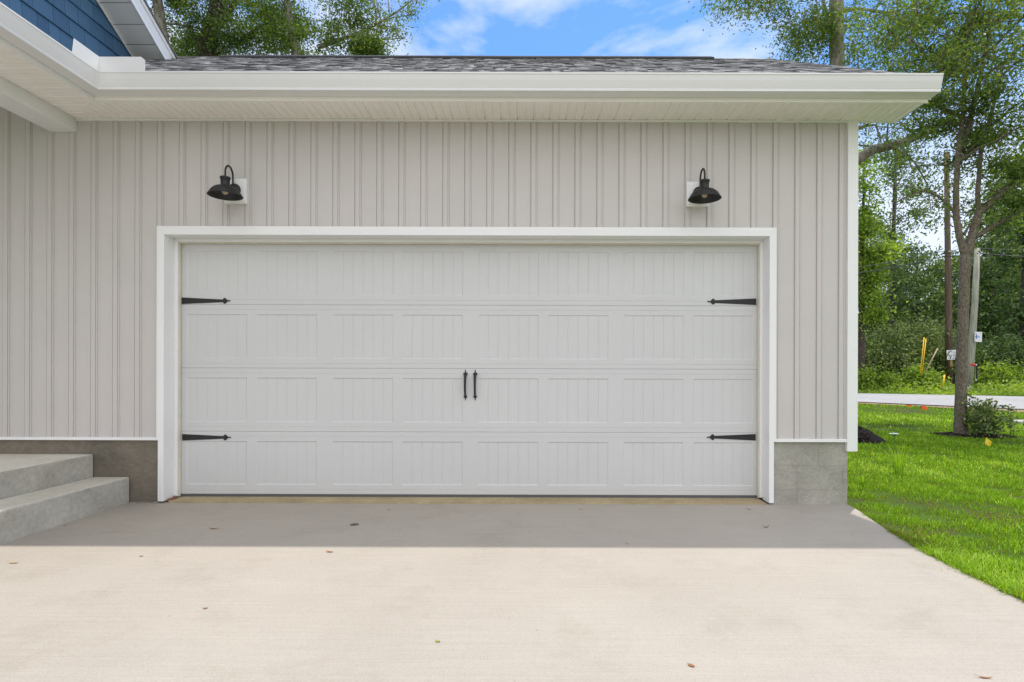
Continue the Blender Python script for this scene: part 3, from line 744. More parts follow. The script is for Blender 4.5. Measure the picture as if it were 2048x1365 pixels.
# ------------------------------------------------------------------ fallen leaves on the concrete
M['dryleaf'] = mat('dry leaf', (0.42, 0.17, 0.05), 0.7, var=0.5, vscale=60)
M['paleleaf'] = mat('pale dry leaf', (0.50, 0.36, 0.16), 0.7, var=0.3, vscale=60)
M['greenleaf'] = mat('yellow green leaf', (0.30, 0.32, 0.06), 0.6)
M['darkleaf'] = mat('dark brown leaf', (0.10, 0.06, 0.04), 0.8)
def leaf(px, py, L_, W_, rot, m_, label, curl=0.25):
    u, v = fix(px, py); z = (CAMZ+0.012)*F_PX/(-v); x = u*z/F_PX; y = z+CAMY
    mb = MB(); K = 8; rows_ = []
    for i in range(K+1):
        t = i/K; w = W_*math.sin(math.pi*min(1, t*1.02))**0.75*(1-0.25*t) + 0.0005
        zz = 0.002 + curl*L_*0.5*(2*t-1)**2
        rows_.append([((t-0.5)*L_, -w/2, zz+curl*w*0.4), ((t-0.5)*L_, 0, zz), ((t-0.5)*L_, w/2, zz+curl*w*0.4)])
    for i in range(K):
        for j in range(2): mb.quad(rows_[i][j], rows_[i+1][j], rows_[i+1][j+1], rows_[i][j+1])
    mb.tube([(-0.5*L_, 0, rows_[0][1][2]), (-0.68*L_, 0.003, rows_[0][1][2]+0.001)], 0.0008, 5)
    o = mb.build('fallen_leaf', m_); o.location = (x, y, -0.0115); o.rotation_euler.z = R(rot)
    md = o.modifiers.new('thick', 'SOLIDIFY'); md.thickness = 0.0006
    tag(o, label, 'leaf', 'fallen leaves scattered on the driveway')
leaf(428, 1058.5, 0.062, 0.020, 5, M['dryleaf'], 'reddish brown leaf in the shade in front of the lower left door corner')
leaf(283, 1113.5, 0.020, 0.012, 30, M['dryleaf'], 'small orange leaf just beyond the shadow edge at the left')
leaf(28, 1127, 0.055, 0.018, 12, M['paleleaf'], 'pale tan leaf on sunlit concrete near the left step')
leaf(660, 1105, 0.048, 0.018, -8, M['dryleaf'], 'orange leaf on sunlit concrete close to the shadow edge')
leaf(130, 1052, 0.020, 0.012, 60, M['darkleaf'], 'tiny dark leaf beside the lower step')
leaf(779, 1021, 0.030, 0.012, 0, M['darkleaf'], 'small dark leaf in the shade near the door centre')
leaf(1161, 1020, 0.035, 0.010, -20, M['dryleaf'], 'thin brown leaf in the shade right of the handles')
leaf(1498, 1020.5, 0.045, 0.010, -35, M['darkleaf'], 'curled brown leaf near the right door corner', 0.6)
leaf(1532, 1056, 0.052, 0.010, 15, M['darkleaf'], 'slender curled leaf in the shade below the right foundation', 0.6)
leaf(411, 1218, 0.022, 0.012, 20, M['dryleaf'], 'small tan leaf alone on the sunlit left half of the drive')
leaf(876, 1284, 0.024, 0.016, -30, M['greenleaf'], 'yellow green leaf on the sunlit concrete at the bottom centre')
leaf(1383, 1333, 0.028, 0.018, -40, M['dryleaf'], 'rust brown leaf near the bottom edge right of centre')
leaf(1970, 1357, 0.052, 0.010, -10, M['dryleaf'], 'long orange leaf at the bottom right corner')
leaf(1850, 1106, 0.030, 0.008, 5, M['paleleaf'], 'yellowish leaf at the shadow corner by the lawn')
leaf(1255, 1088, 0.025, 0.012, 5, M['paleleaf'], 'pale tan leaf inside the shadow edge right of centre')
# dark oval stain, laid on the slab as a thin disc
u, v = fix(709, 1046.5); z = CAMZ*F_PX/(-v)
mb = MB(); mb.lathe([(0.0001, 0.0), (0.030, 0.0), (0.033, -0.002)], (0, 0, 0), 20)
o = mb.build('slab_stain', mat('dark stain', (0.10, 0.08, 0.06), 0.7, var=0.3, vscale=40)); o.location = (u*z/F_PX, z+CAMY, -0.0095)
tag(o, 'small dark round stain on the shaded concrete', 'stain')

# ------------------------------------------------------------------ vegetation
rng = np.random.default_rng(7)
LEAF = {}
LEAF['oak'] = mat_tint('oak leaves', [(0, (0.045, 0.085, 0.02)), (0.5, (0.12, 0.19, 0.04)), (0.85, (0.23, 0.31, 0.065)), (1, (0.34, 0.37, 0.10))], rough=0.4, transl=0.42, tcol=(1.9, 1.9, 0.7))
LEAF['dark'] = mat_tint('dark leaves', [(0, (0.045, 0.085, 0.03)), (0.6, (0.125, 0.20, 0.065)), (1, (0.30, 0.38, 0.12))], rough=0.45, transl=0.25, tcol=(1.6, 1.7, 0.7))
LEAF['bright'] = mat_tint('bright leaves', [(0, (0.06, 0.12, 0.018)), (0.5, (0.20, 0.31, 0.04)), (1, (0.42, 0.52, 0.10))], rough=0.5, transl=0.4, tcol=(1.7, 1.7, 0.6))
LEAF['scrub'] = mat_tint('scrub leaves', [(0, (0.06, 0.095, 0.035)), (0.5, (0.17, 0.235, 0.085)), (1, (0.36, 0.42, 0.15))], rough=0.55, transl=0.3, tcol=(1.6, 1.6, 0.7))
LEAF['grass'] = mat_tint('grass blades', [(0, (0.26, 0.19, 0.08)), (0.12, (0.20, 0.22, 0.04)), (0.3, (0.09, 0.20, 0.014)), (0.65, (0.24, 0.43, 0.018)), (1, (0.62, 0.76, 0.20))], rough=0.6, spec=0.08, transl=0.4, tcol=(1.6, 1.5, 0.5))

def leaves_mesh(name, cen, tint, Ls, Ws, m_, parent, up=0.0):
    n = len(cen)
    u = rng.normal(size=(n, 3)); u[:, 2] -= 0.25; u /= np.linalg.norm(u, axis=1)[:, None]
    w = rng.normal(size=(n, 3)); w[:, 2] *= (1-up); w -= u*(w*u).sum(1)[:, None]; w /= np.linalg.norm(w, axis=1)[:, None] + 1e-9
    s = rng.uniform(0.65, 1.3, (n, 1)); Lh = Ls*0.5*s; Wh = Ws*0.5*s
    nrm_ = np.cross(u, w)
    a = cen - u*Lh; b_ = cen + w*Wh + nrm_*Wh*0.25; c = cen + u*Lh; d = cen - w*Wh + nrm_*Wh*0.25
    v = np.stack([a, b_, c, d], 1).reshape(-1, 3)
    f = np.arange(4*n)
    return np_mesh(name, v, f, np.full(n, 4), m_, parent, tint=tint)

def curve_pts(a, b2, bend, n=8):
    a = np.array(a, float); b2 = np.array(b2, float); t = np.linspace(0, 1, n)[:, None]
    return a + (b2-a)*t + np.array(bend)*4*t*(1-t)*0.5 + np.concatenate([np.zeros((1, 3)), rng.normal(size=(n-2, 3))*0.03*np.linalg.norm(b2-a)*0.35, np.zeros((1, 3))])

def make_tree(name, label, cat, base, trunk, rads, crown, nleaf, leafL, leafW, lm, bm, group=None, limbs=14, twigs=5, csize=0.35, explicit=(), seed=1, tscale=1.0, limb_r=0.14, tstart=0.35, seg=10, droop=0.0):
    """trunk: list of world points; crown: list of (centre, radii) ellipsoids filled with foliage carried by limbs"""
    global rng
    rng = np.random.default_rng(seed)
    root = empty(name, base, label, cat, group); B0 = np.array(base, float)
    mb = MB(); tp = np.array(trunk, float)
    # resample the trunk smoothly
    tt = np.linspace(0, len(tp)-1, max(10, 5*len(tp))); idx = np.arange(len(tp))
    path = np.stack([np.interp(tt, idx, tp[:, k]) for k in range(3)], 1); rr = np.interp(tt, idx, rads)
    path[1:-1] += rng.normal(size=(len(path)-2, 3))*np.array([1, 1, 0])*rr[1:-1, None]*0.035
    mb.tube([tuple(q-B0) for q in path], list(rr), seg)
    cents = []; stems_ = [path[int(len(path)*tstart):]]; srad = [rr[int(len(path)*tstart):]]
    for ex_ in explicit:
        pts, rs = ex_[0], ex_[1]; pts = np.array(pts, float)
        t2 = np.linspace(0, len(pts)-1, 4*len(pts)); i2 = np.arange(len(pts))
        pp = np.stack([np.interp(t2, i2, pts[:, k]) for k in range(3)], 1); r2 = np.interp(t2, i2, rs)
        mb.tube([tuple(q-B0) for q in pp], list(r2), 8); stems_.append(pp[len(pp)//4:]); srad.append(r2[len(pp)//4:])
        if len(ex_) > 2:
            for _ in range(ex_[2]):
                i = rng.integers(int(len(pp)*(0.45 if len(pts) > 5 else 0.3)), len(pp)); s = pp[i]
                e2 = s + rng.normal(size=3)*ex_[3]*np.array([1, 1, 0.8]) + np.array([0, 0, -0.1*ex_[3]])
                q = curve_pts(s, e2, rng.normal(size=3)*0.15, 5); mb.tube([tuple(z_-B0) for z_ in q], list(np.linspace(max(0.006, r2[i]*0.3), 0.004, 5)), 4, cap=False)
                for k in (2, 3, 4): cents.append(q[k])
    sp_ = np.concatenate(stems_); sr_ = np.concatenate(srad)
    tot = sum(c[1][0]*c[1][1]*c[1][2] for c in crown) if crown else 1
    for c, rad in crown:
        c = np.array(c, float); rad = np.array(rad, float)
        nl = max(2, int(limbs*(rad[0]*rad[1]*rad[2])/tot))
        for _ in range(nl):
            d = rng.normal(size=3); d /= np.linalg.norm(d); tip = c + d*rad*rng.uniform(0.45, 0.95)
            dd = np.linalg.norm((sp_-tip)*np.array([1, 1, 0.75]), axis=1) + np.where(sp_[:, 2] > tip[2]+0.1, 3.0, 0.0) + rng.uniform(0, 0.5, len(sp_))
            i = int(np.argmin(dd)); s = sp_[i]
            ln = np.linalg.norm(tip-s); r0 = min(sr_[i]*0.6, limb_r*0.08*ln+0.012)
            q = curve_pts(s, tip, (0, 0, 0.12*ln), 9); mb.tube([tuple(z_-B0) for z_ in q], list(np.linspace(r0, 0.008*tscale, 9)), 6, cap=False)
            for _k in range(twigs):
                j = rng.integers(3, 9); s2 = q[j]
                e2 = s2 + rng.normal(size=3)*ln*0.20*np.array([1, 1, 0.7]) + np.array([0, 0, -droop*ln*0.1])
                q2 = curve_pts(s2, e2, rng.normal(size=3)*0.05*ln, 6)
                mb.tube([tuple(z_-B0) for z_ in q2], list(np.linspace(0.010*tscale, 0.003*tscale, 6)), 4, cap=False)
                for k in (2, 3, 4, 5): cents.append(q2[k])
            for k in (5, 6, 7, 8): cents.append(q[k])
        nfill = int(len(cents)*0.15)
        for _ in range(nfill):
            d = rng.normal(size=3); d /= np.linalg.norm(d); cents.append(c + d*rad*rng.uniform(0.2, 1.0)**0.6)
    mb.build('trunk', bm, root, smooth=True)
    cents = np.array(cents); k = len(cents)
    wts = rng.uniform(0.15, 1.5, k)**2.6; wts /= wts.sum()
    ci = rng.choice(k, nleaf, p=wts); ctint = rng.uniform(0.15, 0.75, k)
    off = rng.normal(size=(nleaf, 3)); off *= csize*rng.uniform(0.25, 0.95, (nleaf, 1))*np.array([1, 1, 0.7]); off[:, 2] -= abs(rng.normal(size=nleaf))*csize*droop
    pos = cents[ci] + off; tintv = np.clip(ctint[ci] + rng.normal(size=nleaf)*0.18, 0, 1)
    leaves_mesh('crown', pos - B0, tintv, leafL, leafW, lm, root)
    return root

def W(px, py, z):                      # photograph position at distance z from the camera
    return np.array(P(px, py, z + CAMY))

# oak beside the house: forked trunk
b0 = np.array(ground_hit(1922, 868)); zt = b0[1]-CAMY
T = lambda px, py, dz=0.0: W(px, py, zt+dz)
base = (b0[0], b0[1], b0[2]+GZ-0.02)
make_tree('oak_tree', 'slim grey brown oak on the lawn, trunk forking high, black mulch at its foot', 'tree', base,
  [base, T(1921, 820), T(1924, 700), T(1928, 600), T(1931, 510)], [0.122, 0.094, 0.087, 0.082, 0.085],
  [(T(1990, 120), (2.0, 2.2, 1.6)), (T(1925, 225), (1.2, 1.8, 1.1)), (T(2090, 330), (1.6, 2.0, 1.4)), (T(1960, -60), (2.3, 2.5, 1.5)), (T(1830, 90, 1.0), (1.1, 1.6, 0.9))],
  52000, 0.07, 0.028, LEAF['oak'], M['bark'], limbs=46, twigs=7, csize=0.22, seed=3, tstart=0.8,
  explicit=[([T(1931, 512), T(1918, 470), T(1912, 430), T(1912, 380), T(1917, 300), T(1926, 235), T(1931, 130), T(1940, 10), T(1950, -110)], [0.075, 0.058, 0.055, 0.05, 0.046, 0.042, 0.034, 0.02, 0.012], 40, 0.6),
            ([T(1922, 300), T(1937, 255), T(1950, 200), T(1975, 90), T(1990, -30)], [0.055, 0.05, 0.04, 0.03, 0.015], 20, 0.6),
            ([T(1932, 512), T(1945, 470), T(1958, 425), T(1985, 405), T(2020, 370), T(2060, 345), T(2130, 300)], [0.085, 0.07, 0.066, 0.055, 0.045, 0.036, 0.02], 34, 0.55),
            ([T(1958, 425), T(1955, 390), T(1962, 300), T(1985, 220), T(2010, 120)], [0.05, 0.04, 0.035, 0.03, 0.015], 20, 0.55),
            ([T(1950, 475), T(1975, 460), T(2010, 440), T(2040, 420), T(2100, 395)], [0.05, 0.035, 0.03, 0.025, 0.012], 16, 0.45),
            ([T(1928, 470), T(1936, 455), T(1950, 440), T(1958, 425)], [0.025, 0.02, 0.02, 0.02]),
            ([T(1915, 430), T(1880, 395), T(1850, 380), T(1800, 400)], [0.03, 0.022, 0.016, 0.008], 14, 0.4),
            ([T(1925, 235), T(1880, 215), T(1830, 190), T(1780, 200)], [0.04, 0.03, 0.02, 0.01], 18, 0.5)])

# tall tree right behind the house with the big low limb
zt2 = 13.5
U = lambda px, py, dz=0.0: W(px, py, zt2+dz)
bx = U(1674, 700)[0]; by = zt2+CAMY; base = (bx, by, G(bx, by)+GZ-0.05)
make_tree('tall_oak_tree', 'tall pale barked tree rising behind the right end of the roof with thin drooping sprays', 'tree', base,
  [base, U(1676, 600), U(1678, 400), U(1676, 250), U(1674, 130), U(1673, 0), U(1668, -200), U(1672, -420)], [0.24, 0.20, 0.19, 0.175, 0.163, 0.155, 0.13, 0.08],
  [(U(1600, -60), (2.2, 1.8, 1.0)), (U(1780, 40), (1.5, 1.6, 1.3)), (U(1680, -260), (3.2, 3.0, 2.0)), (U(1500, -30), (1.0, 1.2, 0.6)), (U(1620, 60), (0.6, 0.8, 0.6))],
  27000, 0.082, 0.03, LEAF['oak'], M['bark2'], limbs=26, twigs=6, csize=0.26, seed=12, tstart=0.45, droop=0.6, seg=14,
  explicit=[([U(1676, 345), U(1712, 322), U(1745, 300), U(1790, 290), U(1850, 268), U(1880, 250), U(1930, 215)], [0.14, 0.125, 0.112, 0.10, 0.08, 0.055, 0.025], 26, 0.55),
            ([U(1676, 290), U(1700, 262), U(1730, 252), U(1752, 250), U(1762, 285)], [0.06, 0.05, 0.035, 0.025, 0.012], 14, 0.45),
            ([U(1792, 290), U(1791, 330), U(1793, 400), U(1790, 450)], [0.03, 0.022, 0.016, 0.008], 8, 0.35),
            ([U(1795, 300), U(1830, 325), U(1855, 370), U(1862, 420)], [0.03, 0.022, 0.016, 0.008], 14, 0.4),
            ([U(1664, 55), U(1640, 45), U(1620, 35), U(1600, 60), U(1590, 110)], [0.045, 0.04, 0.025, 0.015, 0.008], 16, 0.35),
            ([U(1665, 60), U(1650, 15), U(1641, -30)], [0.05, 0.035, 0.03], 8, 0.5),
            ([U(1640, 45), U(1645, 80), U(1635, 125)], [0.02, 0.012, 0.006], 5, 0.2),
            ([U(1683, 22), U(1720, 18), U(1770, 25), U(1800, 50), U(1850, 72)], [0.045, 0.035, 0.03, 0.02, 0.01], 26, 0.4),
            ([U(1692, 75), U(1708, 85), U(1716, 115), U(1718, 150)], [0.02, 0.016, 0.012, 0.008], 12, 0.25)])

# trees behind the left part of the roof
zl = 15.0
V = lambda px, py, dz=0.0: W(px, py, zl+dz)
def gb(p): return (p[0], p[1], G(p[0], p[1])+GZ-0.05)
b1 = gb(V(345, 300))
make_tree('broadleaf_tree', 'tree with a slim grey trunk just right of the blue gable', 'tree', b1,
  [b1, V(340, 250), V(332, 110), V(320, 40), V(312, -20), V(300, -250)], [0.25, 0.2, 0.14, 0.13, 0.12, 0.05],
  [(V(330, 20), (1.3, 1.6, 1.5)), (V(300, -150), (2.4, 2.2, 1.8)), (V(400, 60, 1), (1.2, 1.4, 0.9))],
  22000, 0.08, 0.036, LEAF['oak'], M['bark2'], group='tall trees beyond the garage roof', limbs=22, twigs=5, csize=0.3, seed=21, tstart=0.5)
b1 = gb(V(420, 300, 1.5))
make_tree('broadleaf_tree', 'dense tree with a thick dark trunk second from the blue gable', 'tree', b1,
  [b1, V(425, 200, 1.5), V(413, 100, 1.5), V(432, 20, 1.5), V(450, -150, 1.5)], [0.4, 0.34, 0.27, 0.2, 0.1],
  [(V(470, 40, 1.5), (1.7, 1.7, 1.5)), (V(520, 80, 1.5), (1.5, 1.6, 0.9)), (V(450, -150, 1.5), (2.6, 2.4, 1.9)), (V(390, 110, 2.5), (1.4, 1.4, 0.7))],
  34000, 0.085, 0.038, LEAF['dark'], M['barkdark'], group='tall trees beyond the garage roof', limbs=26, twigs=5, csize=0.32, seed=22, tstart=0.45,
  explicit=[([V(430, 60, 1.5), V(455, 30, 1.5), V(480, -10, 1.5)], [0.12, 0.09, 0.06]), ([V(470, 95, 1.5), V(510, 60, 1.5), V(560, 35, 1.5)], [0.08, 0.06, 0.03], 14, 0.5)])
b1 = gb(V(600, 300, 0.5))
make_tree('broadleaf_tree', 'spreading tree whose long bare branch reaches right over the roof', 'tree', b1,
  [b1, V(610, 200, 0.5), V(600, 125, 0.5), V(580, 60, 0.5), V(560, -120, 0.5)], [0.34, 0.25, 0.16, 0.1, 0.05],
  [(V(600, 20, 0.5), (1.7, 1.6, 1.1)), (V(580, -140, 0.5), (2.6, 2.2, 1.5)), (V(700, 20, 0.5), (0.9, 1.0, 0.6)), (V(620, 95, 0.5), (1.3, 1.2, 0.5)), (V(535, 30, 0.5), (1.0, 1.2, 1.0)), (V(735, 100, 0.5), (0.5, 0.6, 0.25))],
  34000, 0.075, 0.034, LEAF['oak'], M['bark2'], group='tall trees beyond the garage roof', limbs=32, twigs=5, csize=0.26, seed=23, tstart=0.45,
  explicit=[([V(635, 95, 0.5), V(680, 80, 0.5), V(720, 66, 0.5), V(760, 45, 0.5), V(800, 20, 0.5), V(840, -12, 0.5)], [0.07, 0.055, 0.045, 0.035, 0.025, 0.012], 20, 0.28),
            ([V(715, 72, 0.5), V(750, 80, 0.5), V(810, 77, 0.5)], [0.03, 0.022, 0.01], 10, 0.25),
            ([V(720, 112, 0.5), V(745, 90, 0.5), V(760, 65, 0.5), V(770, 45, 0.5)], [0.02, 0.02, 0.018, 0.012], 5, 0.2),
            ([V(770, 40, 0.5), V(800, 33, 0.5), V(835, 30, 0.5)], [0.015, 0.012, 0.008], 3, 0.15)])

# background trees on the right, beyond the road and in the side yard
def bg_tree(px, z, top_py, spread, n, leaf_m, label, seed, bm='barkdark', lean=0, L_=0.15, W_=0.08, low=None, cs=0.5, name='woodland_tree', r=0.16, dens=22, tpx=None):
    g = ground_hit_at(px, z); H = W(px+lean, top_py, z)[2]
    b_ = (g[0], g[1], g[2]+GZ-0.05); lo = H*0.35 if low is None else low
    x1 = W(px+lean, top_py, z)[0]
    cs_ = []; k = 3
    for i in range(k):
        t = (i+0.5)/k; zz = lo + (H-lo)*t; rr = spread*(1.0 - 0.35*abs(t-0.4)*2)
        cs_.append(((b_[0]+(x1-b_[0])*t + ((i*37+seed) % 5-2)*0.12*spread, b_[1], zz), (rr, rr, (H-lo)/k*0.75)))
    make_tree(name, label, 'tree', b_, [b_, (b_[0]+(x1-b_[0])*0.4, b_[1], H*0.4), (b_[0]+(x1-b_[0])*0.8, b_[1], H*0.8), (x1, b_[1], H)], [r, r*0.75, r*0.4, r*0.12],
              cs_, n, L_, W_, leaf_m, M[bm], group='trees of the wood across the road', limbs=dens, twigs=4, csize=cs, seed=seed, tstart=0.25)
def ground_hit_at(px, z):
    x = (px-CX)*z/F_PX; y = z+CAMY; return (x, y, G(x, y))
bg_tree(1722, 25, 330, 1.5, 16000, LEAF['bright'], 'bright green leafy tree right against the white corner trim', 31, L_=0.15, W_=0.08, low=3.0, cs=0.4, lean=6)
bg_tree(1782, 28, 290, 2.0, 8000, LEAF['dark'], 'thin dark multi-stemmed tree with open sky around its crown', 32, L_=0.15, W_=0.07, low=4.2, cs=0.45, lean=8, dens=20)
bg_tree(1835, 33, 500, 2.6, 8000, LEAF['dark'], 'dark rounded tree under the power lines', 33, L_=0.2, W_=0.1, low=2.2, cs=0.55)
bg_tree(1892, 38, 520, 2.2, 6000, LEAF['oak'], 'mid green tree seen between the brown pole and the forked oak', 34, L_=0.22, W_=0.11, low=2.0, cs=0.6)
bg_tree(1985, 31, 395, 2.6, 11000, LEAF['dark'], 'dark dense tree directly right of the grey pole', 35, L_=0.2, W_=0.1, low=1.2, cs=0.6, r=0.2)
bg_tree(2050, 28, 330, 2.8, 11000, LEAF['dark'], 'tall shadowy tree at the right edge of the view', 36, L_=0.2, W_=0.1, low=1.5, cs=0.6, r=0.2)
bg_tree(2120, 33, 250, 3.2, 7000, LEAF['oak'], 'large green tree just beyond the right edge', 37, L_=0.24, W_=0.12, low=1.5, cs=0.7, r=0.2)
bg_tree(1745, 36, 480, 2.6, 7000, LEAF['oak'], 'green tree behind the bright one by the trim', 38, L_=0.22, W_=0.11, low=1.5, cs=0.6)
bg_tree(2010, 42, 440, 3.0, 7000, LEAF['oak'], 'hazy green tree set back behind the dark trees at right', 39, L_=0.26, W_=0.13, low=2, cs=0.7)

def shrub(name, label, cat, px, z, w, h, n, leaf_m, seed, L_=0.1, W_=0.05, group=None, stems=9, sr=0.012, cs=0.14, stemm='barkdark'):
    global rng
    rng = np.random.default_rng(seed); g = ground_hit_at(px, z); b_ = (g[0], g[1], g[2]+GZ)
    root = empty(name, b_, label, cat, group); mb = MB(); cents = []
    for i in range(stems):
        a = rng.uniform(0, 6.28); rr = w*rng.uniform(0.15, 0.9); tip = np.array([math.cos(a)*rr, math.sin(a)*rr, h*rng.uniform(0.35, 1.0)*(1-0.4*rr/w)])
        s = np.array([math.cos(a), math.sin(a), 0])*w*0.1*rng.uniform(0, 1)
        q = curve_pts(s, tip, (0, 0, 0.1*h), 8); mb.tube([tuple(p) for p in q], list(np.linspace(sr, 0.002, 8)), 5, cap=False)
        for k in range(2, 8): cents.append(q[k])
        for _ in range(3):
            j = rng.integers(3, 8); e2 = q[j] + rng.normal(size=3)*0.18*h*np.array([1, 1, 0.6]); q2 = curve_pts(q[j], e2, (0, 0, 0), 4)
            mb.tube([tuple(p) for p in q2], list(np.linspace(0.005, 0.002, 4)), 4, cap=False); cents += [q2[1], q2[2], q2[3]]
    mb.build('stem', M[stemm], root)
    cents = np.array(cents); ci = rng.integers(0, len(cents), n); ct = rng.uniform(0.1, 0.85, len(cents))
    pos = cents[ci] + rng.normal(size=(n, 3))*cs*np.array([1, 1, 0.8]); pos[:, 2] = np.abs(pos[:, 2])+0.01
    leaves_mesh('foliage', pos, np.clip(ct[ci] + rng.normal(size=n)*0.15, 0, 1), L_, W_, leaf_m, root)
    return root
zb_ = 9.9
shrub('bush', 'small green bush growing in mulch at the right foot of the forked oak', 'bush', 1962, zb_, 0.32, 0.85, 1900, LEAF['scrub'], 54, 0.062, 0.036, stems=15, cs=0.05, sr=0.006)
shrub('sapling', 'wispy sapling with few leaves right of the small bush', 'sapling', 2022, 10.3, 0.16, 0.62, 160, LEAF['scrub'], 52, 0.06, 0.03, stems=3, cs=0.03, sr=0.004)
hedge = [(1722, 24.5, 1.0, 1.5, 'leafy shrub across the road beside the white corner trim', 'bright'),
         (1748, 26.5, 1.7, 3.4, 'grey green shrub leftmost in the thicket', 'scrub'),
         (1795, 27.5, 2.1, 4.0, 'tall yellow green shrub in the middle of the thicket', 'scrub'),
         (1840, 28.5, 2.2, 4.2, 'broad grey green shrub behind the yellow guy guards', 'scrub'),
         (1872, 29.5, 1.8, 3.6, 'shrub just left of the brown pole', 'scrub'),
         (1838, 23.8, 0.9, 1.35, 'low pale leaved shrub at the foot of the yellow guards', 'bright'),
         (1860, 23.2, 0.6, 1.0, 'round leafy shrub right of the yellow guards', 'bright'),
         (1776, 24.2, 0.7, 0.9, 'small fern like shrub at the road edge', 'bright'),
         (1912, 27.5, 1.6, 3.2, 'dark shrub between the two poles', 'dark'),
         (1988, 26.5, 0.8, 1.3, 'pale green shrub right of the grey pole', 'bright'),
         (1997, 24.0, 0.9, 1.5, 'mounded bright shrub under the dark trees', 'bright'),
         (2038, 24.0, 0.9, 1.0, 'low bright shrub near the right edge of the view', 'bright'),
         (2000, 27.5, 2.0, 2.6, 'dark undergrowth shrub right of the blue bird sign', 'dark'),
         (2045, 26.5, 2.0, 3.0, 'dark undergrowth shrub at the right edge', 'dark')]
for i, (px, z, w, h, lab, lk) in enumerate(hedge):
    big = h > 2
    shrub('shrub', lab, 'shrub', px, z, w, h, 7000 if big else 2400, LEAF[lk], 60+i, 0.15 if big else 0.12, 0.075 if big else 0.07, group='shrubs along the far side of the road', stems=22 if big else 14, cs=0.32 if big else 0.14)
# far wood as one mass
rng = np.random.default_rng(5); n = 60000
px_ = rng.uniform(1600, 2300, n); z_ = rng.uniform(38, 55, n); x_ = (px_-CX)*z_/F_PX
x_ = np.concatenate([x_, rng.uniform(-60, 90, 45000)]); z_ = np.concatenate([z_, rng.uniform(56, 66, 45000)]); px_ = np.concatenate([px_, np.full(45000, 1700.0)]) + x_*0; n += 45000
hmax = 6.0 + 1.5*np.sin(x_*0.35)*(z_ > 55) + 4.0*(px_ > 1940) + 1.5*np.sin(px_*0.05) + 1.0*np.sin(px_*0.13+1)
hz = hmax*rng.uniform(0, 1, n)**0.8
pos = np.stack([x_, z_+CAMY, hz+0.3], 1)
cl = (np.sin(x_*1.7)+np.sin(hz*2.3+x_)+np.sin(z_*1.1))/6+0.45
o = leaves_mesh('distant_wood', pos, np.clip(cl+rng.normal(size=n)*0.15, 0, 1), np.where(z_ > 55, 1.3, 0.42)[:, None], np.where(z_ > 55, 0.9, 0.26)[:, None], LEAF['dark'], None)
tag(o, 'dense dark woodland filling the gap behind the roadside trees', 'woodland', kind='stuff')
# roadside ground cover
n = 26000
t_ = rng.uniform(-6, 22, n); w_ = wid + 0.1 + rng.uniform(0, 1, n)**1.3*5.0
x_ = nm.x + dirn.x*t_ + nrm.x*w_; y_ = nm.y + dirn.y*t_ + nrm.y*w_
g_ = np.array([G(a, b2) for a, b2 in zip(x_, y_)])
hh = 0.12 + 0.5*np.clip((w_-wid-0.3)/1.5, 0, 1)*(0.6+0.4*np.sin(x_*1.9)*np.sin(y_*1.3+1))
pos = np.stack([x_, y_, g_+GZ+rng.uniform(0, 1, n)*hh], 1)
kp = np.ones(n, bool)
for gx_ in (1899, 1938):
    gq = ground_hit(gx_, 781); ax = (pos[:, 0]-gq.x)*0.61 + (pos[:, 1]-gq.y)*0.79; cxp = -(pos[:, 0]-gq.x)*0.79 + (pos[:, 1]-gq.y)*0.61; kp &= ~((ax < 0.3) & (ax > -2.5) & (np.abs(cxp) < 0.28))
pos = pos[kp]; x_ = x_[kp]; n = len(pos)
o = leaves_mesh('roadside_weeds', pos, np.clip(0.6+rng.normal(size=n)*0.2+0.15*np.sin(x_*2.1), 0, 1), 0.15, 0.06, LEAF['bright'], None)
tag(o, 'bright green weeds and vines along the far road verge', 'weeds', kind='stuff')

